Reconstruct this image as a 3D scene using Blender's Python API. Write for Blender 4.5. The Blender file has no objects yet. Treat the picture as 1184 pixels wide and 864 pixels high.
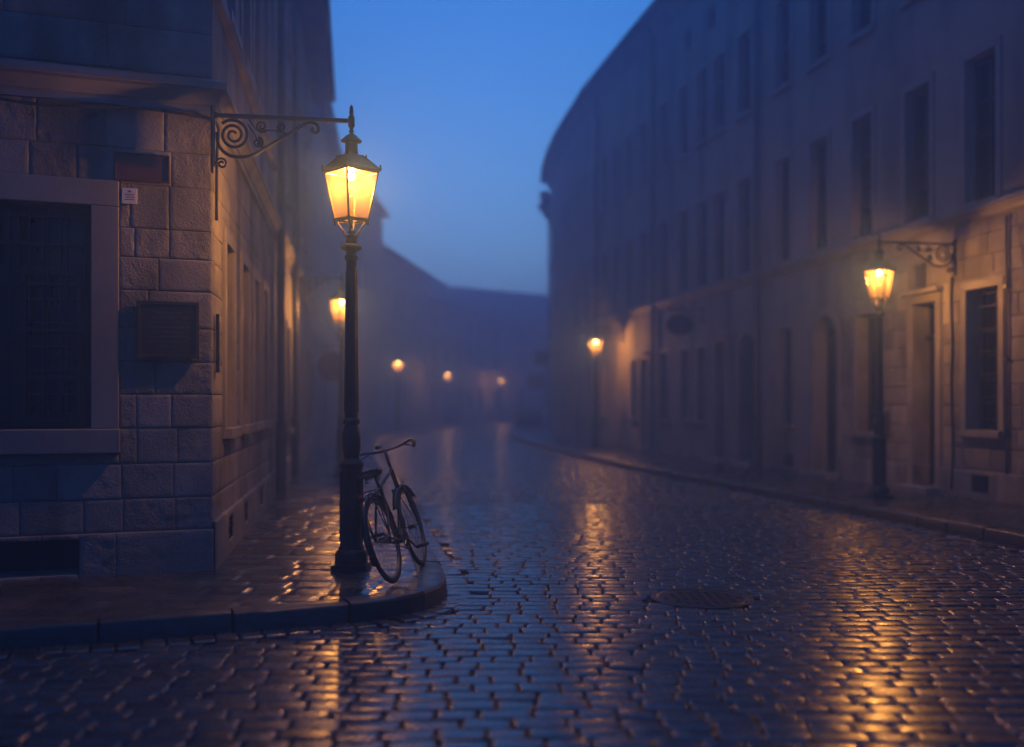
import bpy, math, random
import numpy as np
from mathutils import Vector, Matrix, noise
random.seed(7); rng = np.random.default_rng(11)
SC = bpy.context.scene
COL = SC.collection
PI = math.pi
CAMZ = 1.40          # pavement level is z = 0
ROADZ = -0.12

# ------------------------------------------------------------------ materials
def nd(nt, t, **kw):
    n = nt.nodes.new(t)
    for k, v in kw.items(): setattr(n, k, v)
    return n
def new_mat(name):
    m = bpy.data.materials.new(name); m.use_nodes = True
    nt = m.node_tree; nt.nodes.clear()
    out = nd(nt, 'ShaderNodeOutputMaterial')
    return m, nt, out
def surf(name, c1, c2, rough=(.6, .8), scale=3.0, bump=.3, bscale=30.0, bdist=.01, metal=0.0, spec=.5,
         shade=False, rattr=False, stain=None, coat=0.0, rscale=4.0, bmap=None, bump2=0.0, b2scale=6.0):
    """procedural surface: two-tone noise colour, varied roughness, two octaves of bump."""
    m, nt, out = new_mat(name); L = nt.links.new
    tc = nd(nt, 'ShaderNodeTexCoord')
    p = nd(nt, 'ShaderNodeBsdfPrincipled'); L(p.outputs[0], out.inputs[0])
    n1 = nd(nt, 'ShaderNodeTexNoise'); n1.inputs['Scale'].default_value = scale; n1.inputs['Detail'].default_value = 6
    n1.inputs['Roughness'].default_value = .65
    L(tc.outputs['Object'], n1.inputs['Vector'])
    r = nd(nt, 'ShaderNodeMapRange'); r.inputs[1].default_value = .32; r.inputs[2].default_value = .68
    L(n1.outputs['Fac'], r.inputs[0])
    mx = nd(nt, 'ShaderNodeMix', data_type='RGBA')
    mx.inputs[6].default_value = (*c1, 1); mx.inputs[7].default_value = (*c2, 1)
    L(r.outputs[0], mx.inputs[0])
    col = mx.outputs[2]
    if shade:
        a = nd(nt, 'ShaderNodeAttribute', attribute_name='shade')
        mm = nd(nt, 'ShaderNodeMix', data_type='RGBA', blend_type='MULTIPLY'); mm.inputs[0].default_value = 1
        L(col, mm.inputs[6]); L(a.outputs['Fac'], mm.inputs[7]); col = mm.outputs[2]
    if stain:
        n3 = nd(nt, 'ShaderNodeTexNoise'); n3.inputs['Scale'].default_value = stain[1]; n3.inputs['Detail'].default_value = 5
        mp = nd(nt, 'ShaderNodeMapping'); mp.inputs['Scale'].default_value = stain[3]
        L(tc.outputs['Object'], mp.inputs[0]); L(mp.outputs[0], n3.inputs['Vector'])
        r3 = nd(nt, 'ShaderNodeMapRange'); r3.inputs[1].default_value = .5; r3.inputs[2].default_value = .72
        r3.inputs[4].default_value = stain[2]
        L(n3.outputs['Fac'], r3.inputs[0])
        m3 = nd(nt, 'ShaderNodeMix', data_type='RGBA'); m3.inputs[7].default_value = (*stain[0], 1)
        L(r3.outputs[0], m3.inputs[0]); L(col, m3.inputs[6]); col = m3.outputs[2]
    L(col, p.inputs['Base Color'])
    n2 = nd(nt, 'ShaderNodeTexNoise'); n2.inputs['Scale'].default_value = rscale; n2.inputs['Detail'].default_value = 4
    L(tc.outputs['Object'], n2.inputs['Vector'])
    rr = nd(nt, 'ShaderNodeMapRange'); rr.inputs[1].default_value = .35; rr.inputs[2].default_value = .65
    rr.inputs[3].default_value = rough[0]; rr.inputs[4].default_value = rough[1]
    L(n2.outputs['Fac'], rr.inputs[0]); L(rr.outputs[0], p.inputs['Roughness'])
    p.inputs['Metallic'].default_value = metal
    p.inputs['Specular IOR Level'].default_value = spec
    if coat:
        p.inputs['Coat Weight'].default_value = coat; p.inputs['Coat Roughness'].default_value = .1
    if bump:
        nb = nd(nt, 'ShaderNodeTexNoise'); nb.inputs['Scale'].default_value = bscale; nb.inputs['Detail'].default_value = 5
        nb.inputs['Roughness'].default_value = .6
        L(tc.outputs['Object'], nb.inputs['Vector'])
        if bmap:
            mb_ = nd(nt, 'ShaderNodeMapping'); mb_.inputs['Scale'].default_value = bmap; L(tc.outputs['Object'], mb_.inputs[0]); L(mb_.outputs[0], nb.inputs['Vector'])
        b = nd(nt, 'ShaderNodeBump'); b.inputs['Strength'].default_value = bump; b.inputs['Distance'].default_value = bdist
        L(nb.outputs['Fac'], b.inputs['Height'])
        if rattr:
            a2 = nd(nt, 'ShaderNodeAttribute', attribute_name='rugged')
            L(a2.outputs['Fac'], b.inputs['Strength'])
        if bump2:
            nb2 = nd(nt, 'ShaderNodeTexNoise'); nb2.inputs['Scale'].default_value = b2scale; nb2.inputs['Detail'].default_value = 3
            L(tc.outputs['Object'], nb2.inputs['Vector'])
            b2 = nd(nt, 'ShaderNodeBump'); b2.inputs['Strength'].default_value = bump2; b2.inputs['Distance'].default_value = .02
            L(nb2.outputs['Fac'], b2.inputs['Height']); L(b2.outputs[0], b.inputs['Normal'])
        L(b.outputs[0], p.inputs['Normal'])
    return m
M = {}
M['stone'] = surf('limestone_block', (.155, .15, .146), (.27, .258, .246), (.75, .95), 2.2, .8, 48, .016, shade=True, rattr=True,
                  stain=((.06, .057, .056), 1.7, .85, (1, 1, .4)))
M['smooth_stone'] = surf('dressed_limestone', (.17, .164, .158), (.25, .242, .234), (.5, .75), 1.8, .25, 60, .006,
                         stain=((.12, .11, .10), 1.3, .6, (1, 1, .4)))
M['plaster'] = surf('weathered_plaster', (.19, .185, .182), (.275, .265, .255), (.7, .9), .8, .25, 22, .008, bump2=.25, b2scale=2.5,
                    stain=((.075, .07, .068), .9, .85, (1, 1, .3)))
M['plaster_grey'] = surf('grey_plaster', (.18, .174, .17), (.26, .252, .244), (.7, .9), .9, .25, 22, .008, bump2=.25, b2scale=2.5,
                         stain=((.07, .068, .066), 1.0, .85, (1, 1, .3)))
M['plaster_warm'] = surf('ochre_plaster', (.22, .185, .15), (.30, .26, .21), (.7, .9), .7, .25, 22, .008,
                         stain=((.09, .075, .06), 1.0, .85, (1, 1, .3)))
M['iron'] = surf('black_painted_iron', (.012, .013, .014), (.022, .022, .023), (.28, .5), 9, .25, 55, .004, rscale=14)
M['copper'] = surf('bronze_lantern_metal', (.05, .036, .026), (.09, .062, .042), (.35, .55), 12, .2, 60, .003, metal=.35)
M['wood'] = surf('dark_stained_wood', (.012, .009, .008), (.024, .018, .014), (.4, .65), 5, .3, 30, .006)
M['frame'] = surf('dark_window_paint', (.014, .014, .015), (.026, .025, .025), (.4, .6), 6, .2, 40, .004)
M['pane'] = surf('dark_window_glass', (.006, .007, .010), (.010, .012, .016), (.04, .12), 1.5, .06, 2.5, .01, spec=.35)
M['roof'] = surf('clay_roof_tiles', (.09, .055, .042), (.15, .09, .065), (.6, .85), 3, .6, 12, .03)
M['granite'] = surf('wet_granite_setts', (.020, .026, .038), (.042, .050, .066), (.18, .33), 7, .22, 40, .004, spec=1.0, bmap=(.2, 1, 1), shade=True, rscale=9)
M['joint'] = surf('wet_joint_grit', (.014, .014, .014), (.028, .026, .025), (.35, .6), 10, .6, 45, .012)
M['slab'] = surf('wet_flagstones', (.030, .030, .032), (.062, .059, .057), (.16, .34), 3, .25, 45, .006, spec=1.0, bmap=(.35, 1, 1), shade=True, rscale=2.5,
                 bump2=.25, b2scale=7)
M['kerb'] = surf('wet_kerb_granite', (.022, .022, .024), (.05, .05, .05), (.3, .5), 6, .35, 50, .006, shade=True, rscale=5)
M['castiron'] = surf('cast_iron_cover', (.016, .017, .019), (.03, .03, .031), (.3, .5), 8, .3, 50, .004, metal=.5)
M['plaque'] = surf('dark_bronze_plaque', (.012, .010, .010), (.022, .017, .016), (.45, .65), 8, .2, 60, .003)
M['red'] = surf('dark_red_enamel', (.055, .016, .014), (.08, .022, .018), (.4, .6), 6, .15, 50, .003)
M['white'] = surf('white_enamel', (.55, .54, .52), (.66, .65, .62), (.4, .6), 6, .1, 50, .002)
M['ink'] = surf('blue_black_ink', (.03, .03, .06), (.05, .05, .09), (.5, .6), 6, 0)
M['rubber'] = surf('black_rubber', (.012, .012, .012), (.02, .02, .02), (.6, .8), 8, .2, 80, .003)
M['steel'] = surf('bicycle_chrome', (.10, .10, .105), (.17, .17, .175), (.25, .45), 8, 0, metal=1.0)
M['bikepaint'] = surf('bicycle_black_paint', (.012, .012, .014), (.02, .02, .022), (.2, .35), 6, 0)
M['leather'] = surf('worn_brown_leather', (.03, .02, .014), (.05, .033, .022), (.4, .6), 9, .2, 60, .003)
M['reflector'] = surf('red_reflector', (.30, .012, .010), (.36, .02, .015), (.1, .2), 9, 0)
M['leaf'] = surf('box_leaves', (.012, .03, .012), (.03, .055, .02), (.4, .6), 6, 0)
M['zinc'] = surf('dull_zinc_pipe', (.05, .05, .052), (.085, .085, .085), (.35, .6), 7, .2, 30, .004, metal=.3)

PANE_F = .03
m, nt, out = new_mat('frosted_lantern_glass'); L = nt.links.new
tr = nd(nt, 'ShaderNodeBsdfTransparent'); tr.inputs[0].default_value = (1, .86, .60, 1)
tl = nd(nt, 'ShaderNodeBsdfTranslucent'); tl.inputs[0].default_value = (1, .62, .27, 1)
mxs = nd(nt, 'ShaderNodeMixShader'); mxs.inputs[0].default_value = PANE_F
L(tr.outputs[0], mxs.inputs[1]); L(tl.outputs[0], mxs.inputs[2]); L(mxs.outputs[0], out.inputs[0]); M['lantern_glass'] = m
m, nt, out = new_mat('glowing_mantle'); em = nd(nt, 'ShaderNodeEmission'); em.inputs[0].default_value = (1, .66, .28, 1)
em.inputs[1].default_value = 55; nt.links.new(em.outputs[0], out.inputs[0]); M['mantle'] = m

# ------------------------------------------------------------------ mesh helpers
class MB:
    def __init__(s): s.v = []; s.f = []; s.sh = []; s.rg = []
    def add(s, vs, fs, sh=1.0, rg=.4):
        o = len(s.v); s.v += [tuple(p) for p in vs]; s.f += [tuple(i + o for i in f) for f in fs]
        s.sh += [sh] * len(vs); s.rg += [rg] * len(vs); return s
    def quad(s, a, b, c, d): return s.add([a, b, c, d], [(0, 1, 2, 3)])
    def box(s, x0, x1, y0, y1, z0, z1, fr=None):
        vs = [(x, y, z) for z in (z0, z1) for y in (y0, y1) for x in (x0, x1)]
        if fr: vs = [fr(*p) for p in vs]
        return s.add(vs, [(0, 2, 3, 1), (4, 5, 7, 6), (0, 1, 5, 4), (2, 6, 7, 3), (0, 4, 6, 2), (1, 3, 7, 5)])
    def tube(s, pts, r, n=8, cap=True, closed=False):
        pts = [Vector(p) for p in pts]; k = len(pts)
        rs = r if isinstance(r, (list, tuple)) else [r] * k
        vs = []; up = None
        for i, p in enumerate(pts):
            if closed: t = pts[(i + 1) % k] - pts[i - 1]
            else: t = pts[min(i + 1, k - 1)] - pts[max(i - 1, 0)]
            t.normalize()
            if up is None:
                up = Vector((0, 0, 1)) if abs(t.z) < .9 else Vector((1, 0, 0))
            a = t.cross(up)
            if a.length < 1e-5: a = t.orthogonal()
            a.normalize(); b = a.cross(t); b.normalize(); up = b
            for j in range(n):
                g = 2 * PI * j / n
                vs.append(p + a * math.cos(g) * rs[i] + b * math.sin(g) * rs[i])
        fs = []
        for i in range(k if closed else k - 1):
            i2 = (i + 1) % k
            for j in range(n):
                j2 = (j + 1) % n; fs.append((i * n + j, i * n + j2, i2 * n + j2, i2 * n + j))
        if cap and not closed:
            fs.append(tuple(range(n))[::-1]); fs.append(tuple((k - 1) * n + j for j in range(n)))
        return s.add(vs, fs)
    def lathe(s, prof, n=24, x=0, y=0, rot=0.0):
        vs = []; fs = []; k = len(prof)
        for r, z in prof:
            for j in range(n):
                g = 2 * PI * j / n + rot; vs.append((x + max(r, 1e-4) * math.cos(g), y + max(r, 1e-4) * math.sin(g), z))
        for i in range(k - 1):
            for j in range(n):
                j2 = (j + 1) % n; fs.append((i * n + j, i * n + j2, (i + 1) * n + j2, (i + 1) * n + j))
        fs.append(tuple(range(n))[::-1]); fs.append(tuple((k - 1) * n + j for j in range(n)))
        return s.add(vs, fs)
    def build(s, name, mat, parent=None, smooth=False, off=None, attrs=False, bevel=0):
        o3 = Vector(off) if off is not None else Vector((0, 0, 0))
        me = bpy.data.meshes.new(name)
        me.from_pydata([tuple(Vector(p) - o3) for p in s.v], [], s.f)
        if attrs:
            me.attributes.new('shade', 'FLOAT', 'POINT').data.foreach_set('value', s.sh)
            me.attributes.new('rugged', 'FLOAT', 'POINT').data.foreach_set('value', s.rg)
        me.update()
        if smooth == 'auto':
            me.polygons.foreach_set('use_smooth', [True] * len(me.polygons)); me.set_sharp_from_angle(angle=math.radians(38))
        elif smooth: me.polygons.foreach_set('use_smooth', [True] * len(me.polygons))
        me.materials.append(mat)
        ob = bpy.data.objects.new(name, me); COL.objects.link(ob)
        if parent: ob.parent = parent
        if bevel:
            b = ob.modifiers.new('bevel', 'BEVEL'); b.width = bevel; b.segments = 2; b.limit_method = 'ANGLE'
        return ob
def tag(o, label=None, cat=None, group=None, kind=None):
    if label: o['label'] = label
    if cat: o['category'] = cat
    if group: o['group'] = group
    if kind: o['kind'] = kind
    return o
def empty(name, loc, rz=0, label=None, cat=None, group=None):
    e = bpy.data.objects.new(name, None); COL.objects.link(e); e.location = loc; e.rotation_euler = (0, 0, rz)
    e.empty_display_size = .2
    return tag(e, label, cat, group)
def copy_tree(o, parent=None):
    c = o.copy(); COL.objects.link(c)
    if parent: c.parent = parent
    for ch in list(o.children): copy_tree(ch, c)
    return c
def catmull(pts, n=10):
    P = [Vector(p) for p in pts]; P = [2 * P[0] - P[1]] + P + [2 * P[-1] - P[-2]]; out = []
    for i in range(1, len(P) - 2):
        for k in range(n):
            t = k / n
            out.append(.5 * ((2 * P[i]) + (P[i + 1] - P[i - 1]) * t + (2 * P[i - 1] - 5 * P[i] + 4 * P[i + 1] - P[i + 2]) * t * t
                             + (3 * P[i] - P[i - 1] - 3 * P[i + 1] + P[i + 2]) * t ** 3))
    out.append(P[-2]); return out
def spiral(cx, cz, r0, r1, a0, turns, n=34):
    return [(cx + (r0 + (r1 - r0) * k / n) * math.cos(a0 + turns * 2 * PI * k / n), 0,
             cz + (r0 + (r1 - r0) * k / n) * math.sin(a0 + turns * 2 * PI * k / n)) for k in range(n + 1)]

# ------------------------------------------------------------------ kerb lines (plan, camera at 0,0 looking +Y)
KL = [(-12.5, 2.85), (-9, 3.98), (-5.2, 5.35), (-3.16, 6.15), (-1.9, 6.62), (-1.27, 6.88), (-.85, 7.12), (-.60, 7.48), (-.53, 7.95), (-.62, 8.7),
      (-.86, 10), (-1.7, 15), (-2.4, 19.5), (-3.9, 29), (-4.9, 38), (-5.05, 48), (-4.75, 58), (-3.6, 69), (-.1, 82), (5.5, 91), (15, 98)]
KR = [(9.2, -7), (7.55, .5), (5.4, 10.5), (3.86, 17.5), (2.3, 24.8), (1.4, 31), (.72, 36), (.2, 41), (-.05, 47), (.1, 52), (.8, 58), (2.6, 66), (6.5, 75), (15, 85)]
kl = [(p.x, p.y) for p in catmull([(x, y, 0) for x, y in KL], 10)]
kr = [(p.x, p.y) for p in catmull([(x, y, 0) for x, y in KR], 10)]
PL = np.array(kl + [(15, 130), (-60, 130), (-60, -12)])
PR = np.array(kr + [(60, 85), (60, -7)])
def inside(poly, X, Y):
    r = np.zeros(X.shape, bool); n = len(poly)
    for i in range(n):
        x1, y1 = poly[i]; x2, y2 = poly[(i + 1) % n]
        if y1 == y2: continue
        c = ((y1 > Y) != (y2 > Y)) & (X < (x2 - x1) * (Y - y1) / (y2 - y1) + x1)
        r ^= c
    return r
def dist(path, X, Y):
    d = np.full(X.shape, 1e9)
    for (x1, y1), (x2, y2) in zip(path[:-1], path[1:]):
        vx, vy = x2 - x1, y2 - y1; l = vx * vx + vy * vy
        if l == 0: continue
        t = np.clip(((X - x1) * vx + (Y - y1) * vy) / l, 0, 1)
        d = np.minimum(d, np.hypot(X - x1 - t * vx, Y - y1 - t * vy))
    return d
def walk(path, step):
    """points and unit tangents every step along the path"""
    P = np.array(path); seg = np.hypot(*(P[1:] - P[:-1]).T); cum = np.concatenate([[0], np.cumsum(seg)])
    s = np.arange(0, cum[-1], step)
    x = np.interp(s, cum, P[:, 0]); y = np.interp(s, cum, P[:, 1])
    x2 = np.interp(np.minimum(s + .05, cum[-1]), cum, P[:, 0]); y2 = np.interp(np.minimum(s + .05, cum[-1]), cum, P[:, 1])
    t = np.stack([x2 - x, y2 - y], 1); t /= np.maximum(np.linalg.norm(t, axis=1, keepdims=True), 1e-6)
    return np.stack([x, y], 1), t

def np_mesh(name, V, F, mat, shade=None):
    me = bpy.data.meshes.new(name); nF = len(F)
    me.vertices.add(len(V)); me.vertices.foreach_set('co', V.astype(np.float32).ravel())
    me.loops.add(nF * 4); me.loops.foreach_set('vertex_index', F.astype(np.int32).ravel())
    me.polygons.add(nF); me.polygons.foreach_set('loop_start', np.arange(0, nF * 4, 4, dtype=np.int32))
    me.polygons.foreach_set('use_smooth', np.ones(nF, bool))
    if shade is not None:
        me.attributes.new('shade', 'FLOAT', 'POINT').data.foreach_set('value', shade.astype(np.float32))
    me.update(calc_edges=True); me.validate()
    me.materials.append(mat)
    o = bpy.data.objects.new(name, me); COL.objects.link(o); return o

# ------------------------------------------------------------------ ground + cobbled road
MB().quad((-240, -240, -.135), (240, -240, -.135), (240, 240, -.168), (-240, 240, -.135)).build('ground', M['joint'])['kind'] = 'structure'

def setts(cx, cy, ang, hx, hy, fine=True):
    """stone blocks with flat worn tops, narrow arrises and nipped corners"""
    if fine:
        g1 = np.array([-1, -.955, -.89, -.82, .82, .89, .955, 1.0]); g2 = np.array([-1, -.93, -.82, -.70, .70, .82, .93, 1.0])
        ex = np.array([.018, .0024, .0004, 0, 0, .0004, .0024, .018]); ey = np.array([.018, .0034, .0006, 0, 0, .0006, .0034, .018])
    else:
        g1 = np.array([-1, -.95, -.88, .88, .95, 1.0]); g2 = np.array([-1, -.92, -.80, .80, .92, 1.0])
        ex = np.array([.018, .002, 0, 0, .002, .018]); ey = np.array([.018, .003, 0, 0, .003, .018])
    K = len(g1); n = len(cx); gx, gy = np.meshgrid(g1, g2); gx = gx.ravel(); gy = gy.ravel()
    Ex, Ey = np.meshgrid(ex, ey); e = (Ex + Ey).ravel(); ax, ay = np.abs(gx), np.abs(gy)
    co = (ax > .94) & (ay > .91); e = e + np.where(co, .006, 0); e = np.where((ax > .97) & (ay > .97), .04, e)
    ins = np.where(co, .94, 1.0)
    lx = gx[None] * hx[:, None] * ins; ly = gy[None] * hy[:, None] * ins
    # each edge wanders a little so that no two stones share an outline
    w1, w2 = rng.normal(0, .0035, (n, 1)), rng.normal(0, .0030, (n, 1))
    lx = lx + w1 * gy[None] + rng.normal(0, .0009, lx.shape); ly = ly + w2 * gx[None] + rng.normal(0, .0008, ly.shape)
    tx = rng.normal(0, .0065, n)[:, None]; ty = rng.normal(0, .017, n)[:, None]
    wear = rng.uniform(.6, 1.8, n)[:, None]; crown = rng.normal(.0006, .0006, n)[:, None]
    z = ROADZ + rng.normal(0, .0018, n)[:, None] - e[None] * wear + lx * tx + ly * ty - crown * (gy[None] ** 2)
    chip = (rng.random(n) < .22)[:, None] & (((gx > .8) & (gy > .6)) if True else 0)[None]
    z = z - np.where(chip, rng.uniform(.001, .005, n)[:, None], 0)
    ca, sa = np.cos(ang)[:, None], np.sin(ang)[:, None]
    X = cx[:, None] + lx * ca - ly * sa; Y = cy[:, None] + lx * sa + ly * ca
    z = z + .0035 * np.sin(X * .5 + .8 * Y) + .0015 * np.sin(X * 1.1 + 1.0) * np.sin(Y * 2.3)
    V = np.stack([X, Y, z], 2).reshape(-1, 3)
    q = np.array([(r * K + c, r * K + c + 1, (r + 1) * K + c + 1, (r + 1) * K + c) for r in range(K - 1) for c in range(K - 1)])
    F = (np.arange(n)[:, None, None] * K * K + q[None]).reshape(-1, 4)
    return V, F, np.repeat(rng.uniform(.6, 1.4, n), K * K)
xs, ys, hxs, hys = [], [], [], []
y = 2.4
while y < 62:
    rd = .148 + rng.normal(0, .006); w = .56 * y + 2.6
    x = -w + rng.uniform(0, .2)
    while x < w:
        l = rng.uniform(.185, .285)
        xs.append(x + l / 2); ys.append(y + rd / 2); hxs.append(l / 2 - .004); hys.append(rd / 2 - .003)
        x += l
    y += rd
xs, ys, hxs, hys = map(np.array, (xs, ys, hxs, hys))
ys = ys + .05 * np.sin(xs * .9 + ys * .35) + .02 * np.sin(xs * 2.3)
dl = dist(kl, xs, ys); dr = dist(kr, xs, ys)
MANX, MANY = 1.48, 7.75
ok = ~inside(PL, xs, ys) & ~inside(PR, xs, ys) & (dl > .225) & (dr > .225) & (np.hypot(xs - MANX, ys - MANY) > .375)
xs, ys, hxs, hys = xs[ok], ys[ok], hxs[ok], hys[ok]
ang = .05 * .9 * np.cos(xs * .9 + ys * .35) + rng.normal(0, .02, len(xs))
nr = ys < 15
parts = [setts(xs[nr], ys[nr], ang[nr], hxs[nr], hys[nr]), setts(xs[~nr], ys[~nr], ang[~nr], hxs[~nr], hys[~nr], False)]
for path, sgn in ((kl, -1), (kr, 1)):
    for row, o in enumerate((.100,)):
        P, T = walk(path, .150)
        P = P[1:-1]; T = T[1:-1]
        N = np.stack([T[:, 1], -T[:, 0]], 1) * (-sgn)
        C = P + N * o
        k = (C[:, 1] > 2.6) & (C[:, 1] < 60) & (np.abs(C[:, 0]) < .56 * C[:, 1] + 3)
        C = C[k]; T2 = T[k]
        parts.append(setts(C[:, 0], C[:, 1], np.arctan2(T2[:, 1], T2[:, 0]), np.full(len(C), .071), np.full(len(C), .105)))
V = np.concatenate([p[0] for p in parts]); off = 0; Fs = []
for p in parts: Fs.append(p[1] + off); off += len(p[0])
np_mesh('cobbled_road', V, np.concatenate(Fs), M['granite'], np.concatenate([p[2] for p in parts]))['kind'] = 'structure'

# pavement height fields: flagstones with joints, small tilts and hollows
def pavement(name, poly, path, x0, x1, y0, y1, cell, ox=0.0, rowd=.27, extra=None):
    nx = int((x1 - x0) / cell); ny = int((y1 - y0) / cell)
    X, Y = np.meshgrid(x0 + np.arange(nx + 1) * cell, y0 + np.arange(ny + 1) * cell)
    Xi = X + .03 * np.sin(Y * 1.1); Yi = Y + .06 * np.sin(X * .8 + 1)
    row = np.floor(Yi / rowd).astype(int); fy = Yi - row * rowd
    lens = np.array([.44 + .15 * math.sin(r * 12.9898) for r in range(-200, 600)])
    ln = lens[np.clip(row + 200, 0, 799)]; sft = np.modf(np.sin(row * 78.233) * 43.7)[0]
    cx_ = (Xi + sft) / ln; c = np.floor(cx_).astype(int); fx = (cx_ - c) * ln
    ed = np.minimum(np.minimum(fy, rowd - fy), np.minimum(fx, ln - fx))
    h = np.sin(row * 12.34 + c * 45.67) * 43758.5; h -= np.floor(h)
    h2 = np.sin(row * 39.1 + c * 11.7) * 24634.6; h2 -= np.floor(h2)
    h3 = np.sin(row * 9.1 + c * 71.3) * 13577.1; h3 -= np.floor(h3)
    Z = (h - .5) * .007 + (fx - ln / 2) * (h2 - .5) * .010 + (fy - rowd / 2) * (h3 - .5) * .05
    Z -= .012 * np.exp(-(ed / .016) ** 2)
    Z += .0022 * np.sin(X * 9 + 3 * np.sin(Y * 5)) * np.sin(Y * 11 + 2 * np.sin(X * 4))
    Z -= .004
    sh = .7 + .6 * h2
    Xc = (X[:-1, :-1] + X[1:, 1:]) / 2; Yc = (Y[:-1, :-1] + Y[1:, 1:]) / 2
    ins = inside(poly, Xc, Yc) & (dist(path, Xc, Yc) > .10)
    if extra is not None: ins &= ~extra(Xc, Yc)
    idx = np.arange((nx + 1) * (ny + 1)).reshape(ny + 1, nx + 1)
    F = np.stack([idx[:-1, :-1], idx[:-1, 1:], idx[1:, 1:], idx[1:, :-1]], 2)[ins]
    used = np.unique(F); mp = np.zeros(idx.size, int); mp[used] = np.arange(len(used))
    V = np.stack([X.ravel(), Y.ravel(), Z.ravel()], 1)[used]
    o = np_mesh(name, V, mp[F], M['slab'], sh.ravel()[used]); o['kind'] = 'structure'; return o
pavement('pavement', PL, kl, -6.5, 0, 3.4, 20.5, .028)
pavement('pavement', PL, kl, -11, -1.5, 20.5, 62, .08)
pavement('pavement', PR, kr, 1.0, 9, 7.5, 36, .045)
pavement('pavement', PR, kr, -.6, 5, 36, 64, .09)
def kerb(path, sgn, name):
    b = MB(); step = .9
    P = np.array(path); seg = np.hypot(*(P[1:] - P[:-1]).T); cum = np.concatenate([[0], np.cumsum(seg)])
    prof = [(-.004, -.17), (-.002, -.018), (.006, -.004), (.018, .004), (.12, .008), (.225, .003), (.232, -.10)]
    s = 0
    while s < min(cum[-1] - .1, 130):
        l = random.uniform(.55, .85); rings = []
        dz = random.gauss(0, .0025); dn = random.gauss(0, .003)
        for q in np.linspace(s + .010, s + l - .010, 7):
            x = np.interp(q, cum, P[:, 0]); y = np.interp(q, cum, P[:, 1])
            x2 = np.interp(q + .06, cum, P[:, 0]); y2 = np.interp(q + .06, cum, P[:, 1])
            x1 = np.interp(q - .06, cum, P[:, 0]); y1 = np.interp(q - .06, cum, P[:, 1])
            t = Vector((x2 - x1, y2 - y1)).normalized(); n = Vector((-t.y, t.x)) * sgn
            rings.append([(x + n.x * (o + dn), y + n.y * (o + dn), z + (dz if z > -.1 else 0) + random.gauss(0, .0016)) for o, z in prof])
        k = len(prof); vs = [v for r in rings for v in r]
        fs = [(i * k + j, i * k + j + 1, (i + 1) * k + j + 1, (i + 1) * k + j) for i in range(6) for j in range(k - 1)]
        fs += [tuple(range(k)), tuple(6 * k + j for j in range(k))]
        b.add(vs, fs, random.uniform(.75, 1.25)); s += l
    o = b.build(name, M['kerb'], smooth='auto', attrs=True); o['kind'] = 'structure'
kerb(kl, 1, 'kerb'); kerb(kr, -1, 'kerb')

# manhole cover set in the road
mh = MB().lathe([(.395, -.16), (.395, ROADZ + .004), (.36, ROADZ + .006), (.345, ROADZ - .004), (.33, ROADZ + .005), (0, ROADZ + .006)], 48, MANX, MANY)
for i in range(-4, 5):
    for j in range(-4, 5):
        if math.hypot(i, j) < 4.1: mh.box(MANX + i * .07 - .022, MANX + i * .07 + .022, MANY + j * .07 - .022, MANY + j * .07 + .022, ROADZ + .002, ROADZ + .0095)
tag(mh.build('manhole_cover', M['castiron'], off=(MANX, MANY, ROADZ)), 'round dark cast iron cover set flush among the cobblestones', 'manhole cover').location = (MANX, MANY, ROADZ)

# ------------------------------------------------------------------ facades
class Fr:
    """facade frame: s along wall, z up, o outwards"""
    def __init__(f, O, u, n): f.O = Vector(O); f.u = Vector(u).normalized(); f.n = Vector(n).normalized()
    def __call__(f, s, o, z): return (f.O.x + f.u.x * s + f.n.x * o, f.O.y + f.u.y * s + f.n.y * o, z)
    def rz(f): return math.atan2(f.n.x, -f.n.y)       # local +Y points into the wall
    def flip(f): return 1 if (f.u.x * -f.n.y - f.u.y * -f.n.x) > 0 else -1
def subtract(rects, h):
    out = []
    for a0, a1, b0, b1 in rects:
        if h[0] >= a1 or h[1] <= a0 or h[2] >= b1 or h[3] <= b0: out.append((a0, a1, b0, b1)); continue
        if h[0] > a0: out.append((a0, h[0], b0, b1))
        if h[1] < a1: out.append((h[1], a1, b0, b1))
        m0, m1 = max(a0, h[0]), min(a1, h[1])
        if h[2] > b0: out.append((m0, m1, b0, h[2]))
        if h[3] < b1: out.append((m0, m1, h[3], b1))
    return out
def flat_wall(b, fr, rects, holes):
    for h in holes: rects = subtract(rects, h[:4])
    for a0, a1, b0, b1 in rects: b.quad(fr(a0, 0, b0), fr(a1, 0, b0), fr(a1, 0, b1), fr(a0, 0, b1))
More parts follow.
